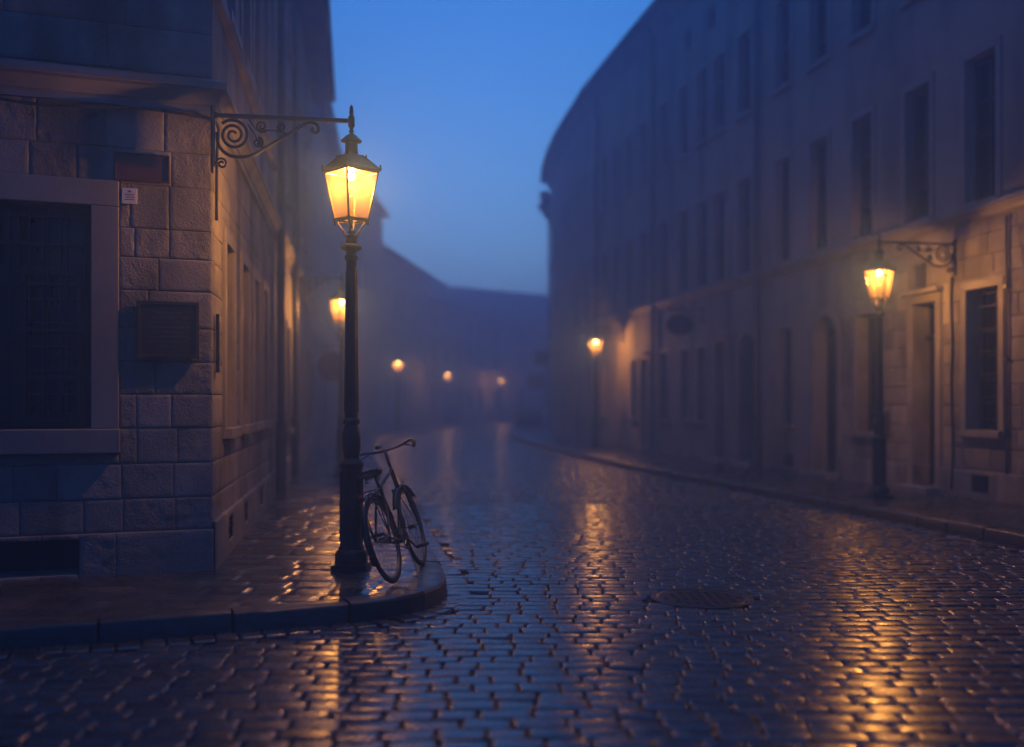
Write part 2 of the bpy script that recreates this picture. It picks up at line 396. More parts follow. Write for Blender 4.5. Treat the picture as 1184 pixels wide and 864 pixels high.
def reveals(b, fr, holes):
    for h in holes:
        s0, s1, z0, z1, d = h[:5]
        if len(h) > 5 and h[5]:                                    # arch: spandrels + soffit
            R = (s1 - s0) / 2; c = (s0 + s1) / 2; zs = z1 - R; k = 14
            arc = [(c + R * math.cos(PI * i / k), zs + R * math.sin(PI * i / k)) for i in range(k + 1)]
            for (xa, za), (xb, zb) in zip(arc[:-1], arc[1:]):
                b.quad(fr(xa, 0, za), fr(xb, 0, zb), fr(xb, 0, z1), fr(xa, 0, z1))
                b.quad(fr(xa, 0, za), fr(xb, 0, zb), fr(xb, -d, zb), fr(xa, -d, za))
            b.quad(fr(s0, 0, z0), fr(s0, -d, z0), fr(s0, -d, zs), fr(s0, 0, zs)); b.quad(fr(s1, 0, z0), fr(s1, -d, z0), fr(s1, -d, zs), fr(s1, 0, zs))
            b.quad(fr(s0, 0, z0), fr(s1, 0, z0), fr(s1, -d, z0), fr(s0, -d, z0)); continue
        b.quad(fr(s0, 0, z0), fr(s0, -d, z0), fr(s0, -d, z1), fr(s0, 0, z1)); b.quad(fr(s1, 0, z0), fr(s1, -d, z0), fr(s1, -d, z1), fr(s1, 0, z1))
        b.quad(fr(s0, 0, z0), fr(s1, 0, z0), fr(s1, -d, z0), fr(s0, -d, z0)); b.quad(fr(s0, 0, z1), fr(s1, 0, z1), fr(s1, -d, z1), fr(s0, -d, z1))
def block_wall(b, fr, s0, s1, courses, holes, cell=.035, rough=.012, proud=.0, lens=(.35, .75), seed=0, gj=.011, jd=.012, var=(.84, 1.14)):
    rnd = random.Random(seed)
    for z0, z1 in zip(courses[:-1], courses[1:]):
        s = s0
        while s < s1 - .01:
            l = rnd.uniform(*lens); e = min(s + l, s1)
            if s1 - e < .15: e = s1
            rects = [(s, e, z0, z1)]
            for h in holes: rects = subtract(rects, h[:4])
            sh = rnd.uniform(*var); kind = rnd.random(); rg = 1.0 if kind < .5 else (.75 if kind < .8 else .5)
            amp = rough * (1.25 if rg > .9 else .75 if rg > .6 else .4); pr = proud + rnd.uniform(-.001, .0025)
            for a0, a1, b0, b1 in rects:
                if a1 - a0 < .012 or b1 - b0 < .012: 
                    b.quad(fr(a0, 0, b0), fr(a1, 0, b0), fr(a1, 0, b1), fr(a0, 0, b1)); continue
                nx = max(3, int((a1 - a0) / cell) + 2); nz = max(3, int((b1 - b0) / cell) + 2)
                def axis(lo, hi, n):
                    g = min(gj, (hi - lo) * .2); return [lo, lo + g * .35] + [lo + g + (hi - lo - 2 * g) * i / (n - 1) for i in range(n)] + [hi - g * .35, hi]
                A = axis(a0, a1, nx); Bz = axis(b0, b1, nz); vs = []
                for j, zz in enumerate(Bz):
                    for i, ss in enumerate(A):
                        edge = i in (0, len(A) - 1) or j in (0, len(Bz) - 1)
                        e2 = i in (1, len(A) - 2) or j in (1, len(Bz) - 2)
                        if edge: o = -jd
                        else:
                            p = Vector((ss * 1.0 + seed * 13.1, zz, seed * 3.3))
                            o = pr + amp * (noise.noise(p * 13) * .55 + noise.noise(p * 31) * .6 + noise.noise(p * 3.1) * .3) - (.004 if e2 else 0)
                            wob = .004 * noise.noise(p * 5)
                        vs.append(fr(ss + (0 if edge else .002 * noise.noise(Vector((ss * 17, zz * 17, seed)))), o, zz))
                w = len(A)
                fs = [(j * w + i, j * w + i + 1, (j + 1) * w + i + 1, (j + 1) * w + i) for j in range(len(Bz) - 1) for i in range(w - 1)]
                b.add(vs, fs, sh, rg)
            s = e

_cache = {}
def window(parent, fr, h, base, style='sash', surround=0.0, sill=True, surmat='smooth_stone', bars=(2, 3)):
    """one window set in hole h of a facade: frame mesh > pane, sill, surround"""
    s0, s1, z0, z1, d = h[:5]; w = s1 - s0; H = z1 - z0
    loc = Vector(fr((s0 + s1) / 2, -d, z0)) - base
    key = (round(w, 3), round(H, 3), style, round(surround, 3), sill, surmat, bars, round(d, 3))
    if key not in _cache:
        f = MB(); t = .055 if w > .5 else .045
        f.box(-w / 2, -w / 2 + t, -.05, .02, 0, H); f.box(w / 2 - t, w / 2, -.05, .02, 0, H)
        f.box(-w / 2 + t, w / 2 - t, -.05, .02, 0, t); f.box(-w / 2 + t, w / 2 - t, -.05, .02, H - t, H)
        f.box(-.028, .028, -.043, .02, t, H - t)
        zt = H * .70; f.box(-w / 2 + t, -.028, -.04, .02, zt - .025, zt + .025); f.box(.028, w / 2 - t, -.04, .02, zt - .025, zt + .025)
        for i in range(1, bars[1] + 1):
            zz = t + (zt - t) * i / (bars[1] + 1); f.box(-w / 2 + t, -.028, -.03, .015, zz - .011, zz + .011); f.box(.028, w / 2 - t, -.03, .015, zz - .011, zz + .011)
        if bars[0] > 1:
            for sx in (-1, 1):
                for i in range(1, bars[0]):
                    xx = sx * (.028 + (w / 2 - t - .028) * i / bars[0]); f.box(xx - .009, xx + .009, -.028, .014, t, zt - .026)
        p = MB().box(-w / 2 + .01, w / 2 - .01, .004, .010, .01, H - .01)
        parts = [('frame', f, M['frame'])]
        sl = None; sr = None
        if sill: sl = MB().box(-w / 2 - .09, w / 2 + .09, -d - .085, -.052, -.10, -.002)
        if surround:
            q = surround; sr = MB(); y0 = -d - .028; y1 = -d + .004
            sr.box(-w / 2 - q, -w / 2 - .001, y0, y1, 0, H); sr.box(w / 2 + .001, w / 2 + q, y0, y1, 0, H); sr.box(-w / 2 - q, w / 2 + q, y0, y1, H + .001, H + q)
            if sill: sr.box(-w / 2 - q, -w / 2 - .092, y0, y1, -.10, -.001); sr.box(w / 2 + .092, w / 2 + q, y0, y1, -.10, -.001)
        _cache[key] = (f, p, sl, sr)
        ob = f.build('window', M['frame'], parent)
        kids = [p.build('pane', M['pane'], ob)]
        if sl: kids.append(sl.build('sill', M[surmat], ob, bevel=.006))
        if sr: kids.append(sr.build('surround', M[surmat], ob, bevel=.006))
        _cache[key] = ob
    else:
        ob = copy_tree(_cache[key], parent)
    ob.location = loc; ob.rotation_euler = (0, 0, fr.rz()); return ob
def door(parent, fr, h, base, arch=False, panels=3, label=None, transom=.0):
    s0, s1, z0, z1, d = h[:5]; w = s1 - s0; H = z1 - z0
    ob = MB(); top = H - (w / 2 if arch else transom)
    k = 5
    for i in range(k): ob.box(-w / 2 + w * i / k + .003, -w / 2 + w * (i + 1) / k - .003, -.03, .03, 0.01, top - .004)
    for i in range(panels):
        a = .15 + (top - .25) * i / panels; c = a + (top - .25) / panels - .08
        for sx in (-1, 1):
            xa, xb = sorted((sx * w * .06, sx * w * .42)); ob.box(xa, xb, -.05, -.029, a, c)
    ob.box(-.014, .014, -.048, -.028, .02, top - .01)
    o = ob.build('door', M['wood'], parent, bevel=.004)
    o.location = Vector(fr((s0 + s1) / 2, -d, z0)) - base; o.rotation_euler = (0, 0, fr.rz())
    hb = MB(); hb.lathe([(.0, 0), (.02, .0), (.024, .014), (.018, .03), (0, .034)], 12); 
    hv = [(.05 + a, -.052 - c, 1.0 + b_) for a, b_, c in hb.v]; hb.v = hv; hb.build('handle', M['castiron'], o, smooth=True)
    if arch:
        fan = MB(); R = w / 2 - .001; kk = 14
        arc = [(R * math.cos(PI * i / kk), top + R * math.sin(PI * i / kk)) for i in range(kk + 1)]
        n = len(arc); fan.add([(x, 0, z) for x, z in arc] + [(x, .02, z) for x, z in arc], [tuple(range(n)), tuple(range(n, 2 * n))])
        fan.build('fanlight', M['pane'], o)
        bars_ = MB(); bars_.box(-w / 2, w / 2, -.05, .03, top - .003, top + .05)
        for g in (45, 90, 135): bars_.tube([(0, -.012, top + .04), ((R - .01) * math.cos(math.radians(g)), -.012, top + (R - .01) * math.sin(math.radians(g)))], .014, 6)
        bars_.build('glazing_bars', M['wood'], o)
    elif transom:
        MB().box(-w / 2 + .03, w / 2 - .03, 0, .01, top + .06, H - .03).build('transom_pane', M['pane'], o)
        tb = MB(); tb.box(-w / 2, w / 2, -.10, .03, top - .002, top + .055); tb.box(-w / 2, w / 2, -.03, .03, H - .04, H)
        tb.box(-w / 2, -w / 2 + .04, -.03, .03, top + .056, H - .041); tb.box(w / 2 - .04, w / 2, -.03, .03, top + .056, H - .041); tb.build('transom_frame', M['wood'], o)
    if label: o['label'] = label
    return o
def moulding(b, fr, s0, s1, prof):
    """extrude an (out, z) outline along the wall"""
    k = len(prof); vs = [fr(s0, o, z) for o, z in prof] + [fr(s1, o, z) for o, z in prof]
    b.add(vs, [(j, (j + 1) % k, k + (j + 1) % k, k + j) for j in range(k)] + [tuple(range(k)), tuple(range(k, 2 * k))])
def gable_roof(parent, fr, L, D, H, over, base, rise=None, ext=(.0, .0), chimneys=(), mat='roof'):
    rise = rise or D * .36; b = MB(); k = rise / (D / 2)
    a0, a1 = -ext[0], L + ext[1]
    pr = [(over, H - .02), (over, H + .12), (-D / 2, H + .12 + rise + over * k * .2), (-D - over, H + .12), (-D - over, H - .02)]
    moulding(b, fr, a0, a1, pr)
    r = b.build('roof', M[mat], parent, off=base)
    g = MB(); g.tube([fr(a0, over + .06, H + .03), fr(a1, over + .06, H + .03)], .065, 8); g.build('gutter', M['zinc'], r, off=base, smooth=True)
    for s in chimneys:
        c = MB(); zt = H + rise
        c.box(s - .45, s + .45, -D / 2 + .5, -D / 2 + 1.2, zt - 1.2, zt + 1.0, fr); c.box(s - .52, s + .52, -D / 2 + .43, -D / 2 + 1.27, zt + 1.0, zt + 1.12, fr)
        for q in (-.22, .22): c.lathe([(.11, zt + 1.1), (.10, zt + 1.45), (.12, zt + 1.5)], 10, *fr(s + q, -D / 2 + .85, 0)[:2])
        c.build('chimney', M['plaster_grey'], r, off=base)
    return r
def downpipe(parent, fr, s, z1, base, r=.055, o=.09, z0=.02):
    b = MB(); b.tube([fr(s, o, z0), fr(s, o, z1 - .5), fr(s, o + .02, z1 - .3), fr(s, .45, z1 - .02)], r, 10)
    z = 1.2
    while z < z1 - .6: b.lathe([(r, z), (r + .014, z + .005), (r + .014, z + .06), (r, z + .065)], 10, *fr(s, o, 0)[:2]); z += 2.1
    b.lathe([(r, z0), (r + .02, z0 + .005), (r + .02, z0 + 1.1), (r, z0 + 1.12)], 10, *fr(s, o, 0)[:2])
    return b.build('downpipe', M['zinc'], parent, off=base, smooth='auto')

# ------------------------------------------------------------------ LEFT: corner house
C = (-2.53, 8.40)
FF = Fr(C, (-.94, -.34), (.34, -.94))        # front face
FS = Fr(C, (-.156, .988), (.988, .156))      # street side face
base = Vector((C[0], C[1], 0))
corner = empty('corner_house', base, 0, 'dark stone corner house with grilled window beside the near street lamp', 'house')
HE = 9.8
front_hole = (.945, 2.15, 1.19, 3.0, .26)
base_hole = (1.03, 2.1, .02, .30, .35)
courses_f = [.34, .61, .90, 1.19, 1.47, 1.74, 2.02, 2.33, 2.60, 2.84, 3.20, 3.49, 3.86]
b = MB(); holes = [front_hole]
fsur = (.729, 2.366, .985, 3.215, 0)
block_wall(b, FF, 0.0, 7.0, courses_f, [fsur], .022, .008, lens=(.22, .52), seed=3)
block_wall(b, FF, 0.0, 7.0, [4.14, 4.50, 4.95, 5.4], [], .05, .004, lens=(.6, .95), seed=5)
flat_wall(b, FF, [(0, 7.0, 5.4, HE)], [])
side_holes = [(.80, 1.40, 1.17, 2.88, .22), (2.15, 2.80, 1.17, 2.88, .22), (3.4, 4.05, 1.17, 2.88, .22), (4.6, 5.25, 1.17, 2.88, .22)]
up_holes = [(a, c, z0, z1, .2) for (a, c) in ((.75, 1.45), (2.1, 2.85), (3.35, 4.1), (4.55, 5.3)) for z0, z1 in ((5.0, 6.9), (7.7, 9.1))]
block_wall(b, FS, 0.0, 6.65, courses_f, [(h[0] - .16, h[1] + .16, h[2] - .14, h[3] + .2) for h in side_holes], .05, .008, seed=8)
for h in side_holes:
    flat_wall(b, FS, [(h[0] - .16, h[1] + .16, h[2] - .14, h[3] + .2)], [h])
flat_wall(b, FS, [(0, 6.65, 4.10, HE)], up_holes)
reveals(b, FS, side_holes + up_holes)
flat_wall(b, FF, [(fsur[0], fsur[1], fsur[2], fsur[3])], [front_hole]); reveals(b, FF, [front_hole])
# back and inner walls close the volume
A_, B_ = Vector(FF(7.0, 0, 0)), Vector(FS(6.65, 0, 0)); K_ = A_ + Vector((-.9, 6.8, 0))
for p, q in ((A_, K_), (K_, B_)): b.quad((p.x, p.y, 0), (q.x, q.y, 0), (q.x, q.y, HE), (p.x, p.y, HE))
b.build('wall', M['stone'], corner, off=base, attrs=True, smooth='auto')
b = MB()
block_wall(b, Fr(FF(0, .035, 0)[:2], FF.u, FF.n), -.01, 7.0, [-.05, .34], [base_hole], .03, .010, lens=(.55, 1.0), seed=12)
block_wall(b, Fr(FS(0, .035, 0)[:2], FS.u, FS.n), -.01, 6.65, [-.05, .40], [(.86, 1.22, .12, .33), (2.2, 2.55, .12, .33), (4.0, 4.35, .12, .33)], .05, .010, lens=(.7, 1.2), seed=14)
b.quad(FF(-.0, .02, .338), FF(7, .02, .338), FF(7, -.02, .339), FF(0, -.02, .339)); b.quad(FS(0, .03, .398), FS(6.65, .03, .398), FS(6.65, -.02, .399), FS(0, -.02, .399))
reveals(b, FF, [base_hole]); pl = b.build('plinth', M['stone'], corner, off=base, attrs=True, smooth='auto')
MB().box(base_hole[0], base_hole[1], -.34, -.30, base_hole[2], base_hole[3], FF).build('basement_hatch', M['wood'], corner, off=base)
for a in (.86, 2.2, 4.0):
    g = MB(); g.box(a, a + .36, -.06, -.02, .12, .33, FS)
    for i in range(5): g.box(a + .01, a + .34, -.02, .012, .14 + i * .04, .155 + i * .04, FS)
    g.build('vent', M['castiron'], corner, off=base)
# cornice over the ground floor, mitred at the corner
def wrap_mould(prof, mat, name, l1=7.0, l2=6.65, steps=26):
    b = MB(); k = len(prof); rings = []
    ang_b = (FF.n + FS.n).normalized(); c_ = 1 / max(.3, ang_b.dot(FF.n))
    for i in range(steps + 1): s = l1 * (1 - i / steps); rings.append([FF(s, o, z + .006 * noise.noise(Vector((s * 2, o * 5, z)))) for o, z in prof] if i < steps else [(C[0] + ang_b.x * o * c_, C[1] + ang_b.y * o * c_, z) for o, z in prof])
    for i in range(1, steps + 1): s = l2 * i / steps; rings.append([FS(s, o, z + .005 * noise.noise(Vector((s * 2, o * 5, z)))) for o, z in prof])
    vs = [v for r in rings for v in r]
    fs = [(i * k + j, i * k + (j + 1) % k, (i + 1) * k + (j + 1) % k, (i + 1) * k + j) for i in range(len(rings) - 1) for j in range(k)]
    b.add(vs, fs); return b.build(name, mat, corner, off=base, smooth='auto')
wrap_mould([(-.02, 3.83), (.035, 3.832), (.035, 3.90), (.055, 3.902), (.07, 3.95), (.105, 3.99), (.105, 4.015), (.13, 4.017), (.13, 4.075), (.07, 4.105), (-.02, 4.125)], M['smooth_stone'], 'cornice')
wrap_mould([(-.02, 4.83), (.05, 4.85), (.07, 4.90), (.06, 4.95), (-.02, 4.98)], M['smooth_stone'], 'band_course')
# roof with deep eaves
b = MB(); ov = .55
cen = Vector(((C[0] + A_.x + B_.x + K_.x) / 4, (C[1] + A_.y + B_.y + K_.y) / 4, 0))
ang_b = (FF.n + FS.n).normalized(); c_ = 1 / max(.3, ang_b.dot(FF.n))
ring = [Vector(FF(7.0, ov, 0)), Vector((C[0] + ang_b.x * ov * c_, C[1] + ang_b.y * ov * c_, 0)), Vector(FS(6.65, ov, 0)), K_.copy()]
vs = [(p.x, p.y, HE - .03) for p in ring] + [(p.x, p.y, HE + .12) for p in ring] + [(cen.x, cen.y, HE + 2.6)]
b.add(vs, [(0, 1, 2, 3), (0, 1, 5, 4), (1, 2, 6, 5), (2, 3, 7, 6), (3, 0, 4, 7), (4, 5, 8), (5, 6, 8), (6, 7, 8), (7, 4, 8)])
b.build('roof', M['roof'], corner, off=base)
# front window: surround, two casements, iron grille
fw = front_hole; W_ = fw[1] - fw[0]; Hh = fw[3] - fw[2]
win = MB(); t = .07
win.box(-W_ / 2, -W_ / 2 + t, -.05, .03, 0, Hh); win.box(W_ / 2 - t, W_ / 2, -.05, .03, 0, Hh); win.box(-W_ / 2 + t, W_ / 2 - t, -.05, .03, 0, .09); win.box(-W_ / 2 + t, W_ / 2 - t, -.05, .03, Hh - t, Hh)
win.box(-.06, .06, -.055, .03, .09, Hh - t); win.box(-W_ / 2 + t, -.06, -.05, .03, 1.26, 1.33); win.box(.06, W_ / 2 - t, -.05, .03, 1.26, 1.33)
for sx in (-1, 1):
    x0_, x1_ = sorted((sx * .06, sx * (W_ / 2 - t)))
    win.box(x0_, x0_ + .045, -.045, .025, .09, 1.26); win.box(x1_ - .045, x1_, -.045, .025, .09, 1.26)
    for i in (1, 2): xx = x0_ + .045 + (x1_ - x0_ - .09) * i / 3; win.box(xx - .009, xx + .009, -.03, .02, .09, 1.26); win.box(xx - .009, xx + .009, -.03, .02, 1.33, Hh - t)
    for i in range(1, 6): zz = .09 + 1.17 * i / 6; win.box(x0_ + .045, x1_ - .045, -.028, .018, zz - .009, zz + .009)
wob = win.build('window', M['frame'], corner); wob.location = Vector(FF((fw[0] + fw[1]) / 2, -fw[4], fw[2])) - base; wob.rotation_euler = (0, 0, FF.rz())
wob['label'] = 'small paned casement window behind an iron grille'
MB().box(-W_ / 2 + .01, W_ / 2 - .01, .006, .014, .01, Hh - .01).build('pane', M['pane'], wob)
q = .214; y0, y1 = -fw[4] - .03, -fw[4] + .006; sr = MB()
sr.box(-W_ / 2 - q, -W_ / 2 - .001, y0, y1, .002, Hh + .001); sr.box(W_ / 2 + .001, W_ / 2 + q, y0, y1, .002, Hh + .001); sr.box(-W_ / 2 - q, W_ / 2 + q, y0, y1, Hh + .003, Hh + q)
sr.build('surround', M['smooth_stone'], wob, bevel=.008)
MB().box(-W_ / 2 - q - .01, W_ / 2 + q + .01, -fw[4] - .06, -.06, -.20, 0).build('sill', M['smooth_stone'], wob, bevel=.01)
gr = MB()
for i in range(9): xx = -W_ / 2 + .05 + (W_ - .1) * i / 8; gr.tube([(xx, -.13, .02), (xx, -.13, Hh - .01)], .008, 6)
for zz in (.06, .42, .80, 1.18, 1.50, Hh - .08): gr.box(-W_ / 2 + .01, W_ / 2 - .01, -.136, -.124, zz - .012, zz + .012)
gr.build('grille', M['iron'], wob)
for h in side_holes: window(corner, FS, h, base, surround=.12, bars=(1, 3))
for h in up_holes: window(corner, FS, h, base, surround=.10, bars=(1, 2))
downpipe(corner, FS, 6.55, HE, base, .06, .1)

# house 2 on the left, behind the corner house
O2 = FS(6.65, 0, 0); F2 = Fr(O2, FS.u, FS.n); base2 = Vector((O2[0], O2[1], 0)); L2 = 12.7
left2 = empty('row_house', base2, 0, 'tall plastered house with deep eaves just behind the corner house', 'house')
gh = [(.9 + 1.75 * i, 1.55 + 1.75 * i, .95, 2.75, .22) for i in (1, 2, 4, 5, 6)] + [(.85, 1.65, .04, 2.6, .3), (7.85, 8.7, .04, 2.6, .3)]
uh = [(.9 + 1.75 * i, 1.6 + 1.75 * i, z0, z1, .2) for i in range(7) for z0, z1 in ((5.0, 6.9), (7.7, 9.1))]
gh = [h for h in gh if not (h[4] == .22 and 7.5 < h[0] < 8.8)]
b = MB(); flat_wall(b, F2, [(0, L2, 0, HE)], gh + uh); reveals(b, F2, gh + uh)
for p, q_ in (((L2, 0), (L2, -6.5)), ((L2, -6.5), (0, -6.5)), ((0, -6.5), (0, 0))): b.quad(F2(p[0], p[1], 0), F2(q_[0], q_[1], 0), F2(q_[0], q_[1], HE), F2(p[0], p[1], HE))
b.build('wall', M['plaster'], left2, off=base2)
for h in gh:
    if h[4] == .3: door(left2, F2, h, base2, transom=.45)
    else: window(left2, F2, h, base2, surround=.10, bars=(1, 3))
for h in uh: window(left2, F2, h, base2, surround=.10, bars=(1, 2))
b = MB(); moulding(b, F2, 0, L2, [(-.01, 3.86), (.03, 3.88), (.10, 4.0), (.13, 4.04), (.13, 4.12), (-.01, 4.18)]); b.build('cornice', M['smooth_stone'], left2, off=base2)
b = MB(); moulding(b, F2, 1.66, 7.84, [(-.01, -.05), (.04, -.05), (.04, .40), (-.01, .43)]); moulding(b, F2, 8.71, L2, [(-.01, -.05), (.04, -.05), (.04, .40), (-.01, .43)]); b.build('plinth', M['smooth_stone'], left2, off=base2)
gable_roof(left2, F2, L2, 6.5, HE, .55, base2, ext=(-.02, .15))
downpipe(left2, F2, 3.5, HE, base2, .055, .1)

# generic house on a straight plot
def house(name, A, B, n_side, H, D, label, mat, floors, nw, pipe=None, door_at=(), chim=(), gz=(.9, 2.7), over=.4, ww=.7, roof_mat='roof'):
    A = Vector(A); B = Vector(B); u = (B - A).normalized(); n = Vector((u.y, -u.x)) * n_side; L = (B - A).length
    fr = Fr(A, u, n); bs = Vector((A.x, A.y, 0)); root = empty(name, bs, 0, label, 'house')
    holes = []; kinds = []
    step = L / nw
    for i in range(nw):
        c = step * (i + .5)
        if i in door_at: holes.append((c - .45, c + .45, .04, 2.5, .25)); kinds.append('d')
        else: holes.append((c - ww / 2, c + ww / 2, gz[0], gz[1], .2)); kinds.append('w')
        for z0, z1 in floors: holes.append((c - ww / 2, c + ww / 2, z0, z1, .2)); kinds.append('w')
    b = MB(); flat_wall(b, fr, [(0, L, 0, H)], holes); reveals(b, fr, holes)
    for p, q_ in (((L, 0), (L, -D)), ((L, -D), (0, -D)), ((0, -D), (0, 0))): b.quad(fr(p[0], p[1], 0), fr(q_[0], q_[1], 0), fr(q_[0], q_[1], H), fr(p[0], p[1], H))
    b.build('wall', M[mat], root, off=bs)
    for h, k in zip(holes, kinds):
        if k == 'd': door(root, fr, h, bs, transom=.4)
        else: window(root, fr, h, bs, bars=(1, 1))
    b = MB(); moulding(b, fr, 0, L, [(-.01, 3.7), (.06, 3.72), (.09, 3.85), (-.01, 3.9)]); b.build('string_course', M['smooth_stone'], root, off=bs)
    gable_roof(root, fr, L, D, H, over, bs, chimneys=chim, mat=roof_mat)
    if pipe is not None: downpipe(root, fr, pipe, H, bs)
    return root, fr
house('row_house', (-6.2, 30.6), (-7.75, 44), 1, 11.2, 8, 'shadowy house across the side street gap, beyond the deep-eaved house', 'plaster_grey', ((4.6, 6.4), (7.6, 9.2)), 6, door_at=(2,), chim=(5.0,))
house('row_house', (-7.75, 44.02), (-7.55, 58), 1, 12.2, 8, 'hazy warm-toned house beside the lamp second along the left kerb', 'plaster_warm', ((4.4, 6.2), (7.2, 8.8)), 6, door_at=(3,))
house('row_house', (-7.55, 58.02), (-6.0, 71), 1, 10.3, 8, 'fog-faded house between the two distant left lamps', 'plaster', ((4.4, 6.2), (7.0, 8.4)), 6, door_at=(1,))
house('row_house', (-6.0, 71.02), (-2.2, 83), 1, 8.7, 8, 'barely visible house where the street bends in the fog', 'plaster_grey', ((4.4, 6.0), (6.8, 8.2)), 5, door_at=(2,))
house('row_house', (-2.2, 83.02), (12, 95), 1, 8.1, 9, 'farthest fog-blurred house closing the end of the street', 'plaster_warm', ((4.3, 5.8), (6.4, 7.6)), 7, door_at=(3,))

house('row_house', (-16.5, -9.4), (-1.6, -4.0), -1, 11.5, 8, 'unseen house added across the side street to shade the lower left', 'plaster_grey', ((4.5, 6.3), (7.6, 9.2)), 7, door_at=(3,))  # out of view behind the camera, added to block sky light at lower left

# ------------------------------------------------------------------ RIGHT: long terrace
SL = .189; QN = math.sqrt(1 + SL * SL)
def Rpt(d): return Vector((6.96 - SL * (d - 13.5), d))
def d_of(px): return 9.51 / ((px - 592) / 1151 + SL)
HR = 12.3
def right_house(name, d0, d1, label, mat, first, second, ground, attic=(), stone_to=None):
    """openings given as pixel pairs of the photograph turned into distances along the wall"""
    O = Rpt(d0); u = Vector((-SL, 1)).normalized(); n = Vector((-u.y, u.x)); fr = Fr(O, u, n); bs = Vector((O.x, O.y, 0)); L = (d1 - d0) * QN
    root = empty(name, bs, 0, label, 'house'); S = lambda px: (d_of(px) - d0) * QN
    wins, doors = [], []
    for dd, w in first: c = (dd - d0) * QN; wins.append((c - w / 2, c + w / 2, 4.32, 6.45, .2))
    for dd, w in second: c = (dd - d0) * QN; wins.append((c - w / 2, c + w / 2, 7.95, 9.75, .2))
    for dd, w in attic: c = (dd - d0) * QN; wins.append((c - w / 2, c + w / 2, 10.6, 11.15, .2))
    for kind, dd, w, z0, z1 in ground:
        c = (dd - d0) * QN; h = (c - w / 2, c + w / 2, z0, z1, .32 if kind != 'w' else .28, kind == 'a')
        (wins if kind == 'w' else doors).append(h)
    holes = wins + doors; b = MB()
    zs = 4.12; cut = 0
    if stone_to is not None:
        cut = (stone_to - d0) * QN; q = .16
        gh = [h for h in holes if h[2] < 4 and h[0] < cut]
        pads = [(h[0] - q, h[1] + q, max(0, h[2] - .16), h[3] + q + .02) for h in gh]
        s_st = (9.5 - d0) * QN
        block_wall(b, fr, s_st, cut, [.42, .74, 1.04, 1.36, 1.66, 1.98, 2.30, 2.60, 2.92, 3.24, 3.54, 3.84, zs], pads, .055, .016, lens=(.34, .7), seed=21, gj=.022, jd=.022, var=(.66, 1.25))
        block_wall(b, Fr(fr(0, .04, 0)[:2], u, n), s_st, cut, [-.03, .42], [p for p in pads if p[2] < .3] + [(0, 0, 0, 0)], .09, .008, lens=(.7, 1.2), seed=23)
        b.quad(fr(s_st, .03, .418), fr(cut, .03, .418), fr(cut, -.02, .42), fr(s_st, -.02, .42))
        for p, h in zip(pads, gh): flat_wall(b, fr, [p], [h])
        flat_wall(b, fr, [(0, s_st, 0, zs)], []); reveals(b, fr, gh)
        b.build('stone_wall', M['stone'], root, off=bs, attrs=True, smooth='auto'); b = MB()
        rest = [h for h in holes if h not in gh]
    else: rest = holes
    flat_wall(b, fr, [(0, L, zs, HR)], rest); flat_wall(b, fr, [(cut, L, 0, zs)], rest); reveals(b, fr, rest)
    D = 8
    for p, q_ in (((L, 0), (L, -D)), ((L, -D), (0, -D)), ((0, -D), (0, 0))): b.quad(fr(p[0], p[1], 0), fr(q_[0], q_[1], 0), fr(q_[0], q_[1], HR), fr(p[0], p[1], HR))
    b.build('wall', M[mat], root, off=bs)
    for h in wins:
        small = h[3] - h[2] < .8
        window(root, fr, h, bs, surround=0 if small else .12, bars=(1, 3) if h[2] < 4 else (1, 2), sill=not small)
    for h in doors:
        arch = len(h) > 5 and h[5]
        door(root, fr, h, bs, arch=arch, transom=0 if arch else .55)
        w = h[1] - h[0]; sr = MB(); q = .14
        if arch:
            R = w / 2; c = (h[0] + h[1]) / 2; zz = h[3] - R; k = 16
            for i in range(k):
                a, e = PI * i / k, PI * (i + 1) / k; pts = []
                for o in (.005, .035):
                    for rr, g in ((R + .002, a), (R + q, a), (R + q, e), (R + .002, e)): pts.append(fr(c + rr * math.cos(g), o, zz + rr * math.sin(g)))
                sr.add(pts, [(0, 1, 2, 3), (4, 5, 6, 7), (0, 1, 5, 4), (2, 3, 7, 6), (1, 2, 6, 5), (3, 0, 4, 7)])
            top = zz
        else:
            top = h[3]; sr.box(h[0] - q, h[1] + q, -.004, .035, top + .002, top + q, fr)
            sr.box(h[0] - q - .06, h[1] + q + .06, -.004, .14, top + q + .002, top + q + .07, fr)
        sr.box(h[0] - q, h[0] - .002, -.004, .035, .02, top, fr); sr.box(h[1] + .002, h[1] + q, -.004, .035, .02, top, fr)
        sr.build('door_surround', M['smooth_stone'], root, off=bs, bevel=.006)
        MB().box(h[0] - .1, h[1] + .1, -.2, .26, -.02, .09, fr).build('doorstep', M['smooth_stone'], root, off=bs, bevel=.01)
    b = MB(); moulding(b, fr, 0, L, [(-.01, 4.06), (.05, 4.08), (.07, 4.14), (.12, 4.19), (.12, 4.26), (-.01, 4.30)]); b.build('string_course', M['smooth_stone'], root, off=bs)
    b = MB(); moulding(b, fr, 0, L, [(-.01, HR - .45), (.06, HR - .42), (.10, HR - .30), (.22, HR - .16), (.30, HR - .06), (.30, HR - .025), (-.01, HR - .025)]); b.build('eaves_cornice', M['smooth_stone'], root, off=bs)
    gable_roof(root, fr, L, D, HR, .42, bs)
    return root, fr, bs, L
wd = [(d_of(1134), .68), (d_of(1061), .66), (d_of(997), .66), (d_of(947), .68), (d_of(905.5), .66)]
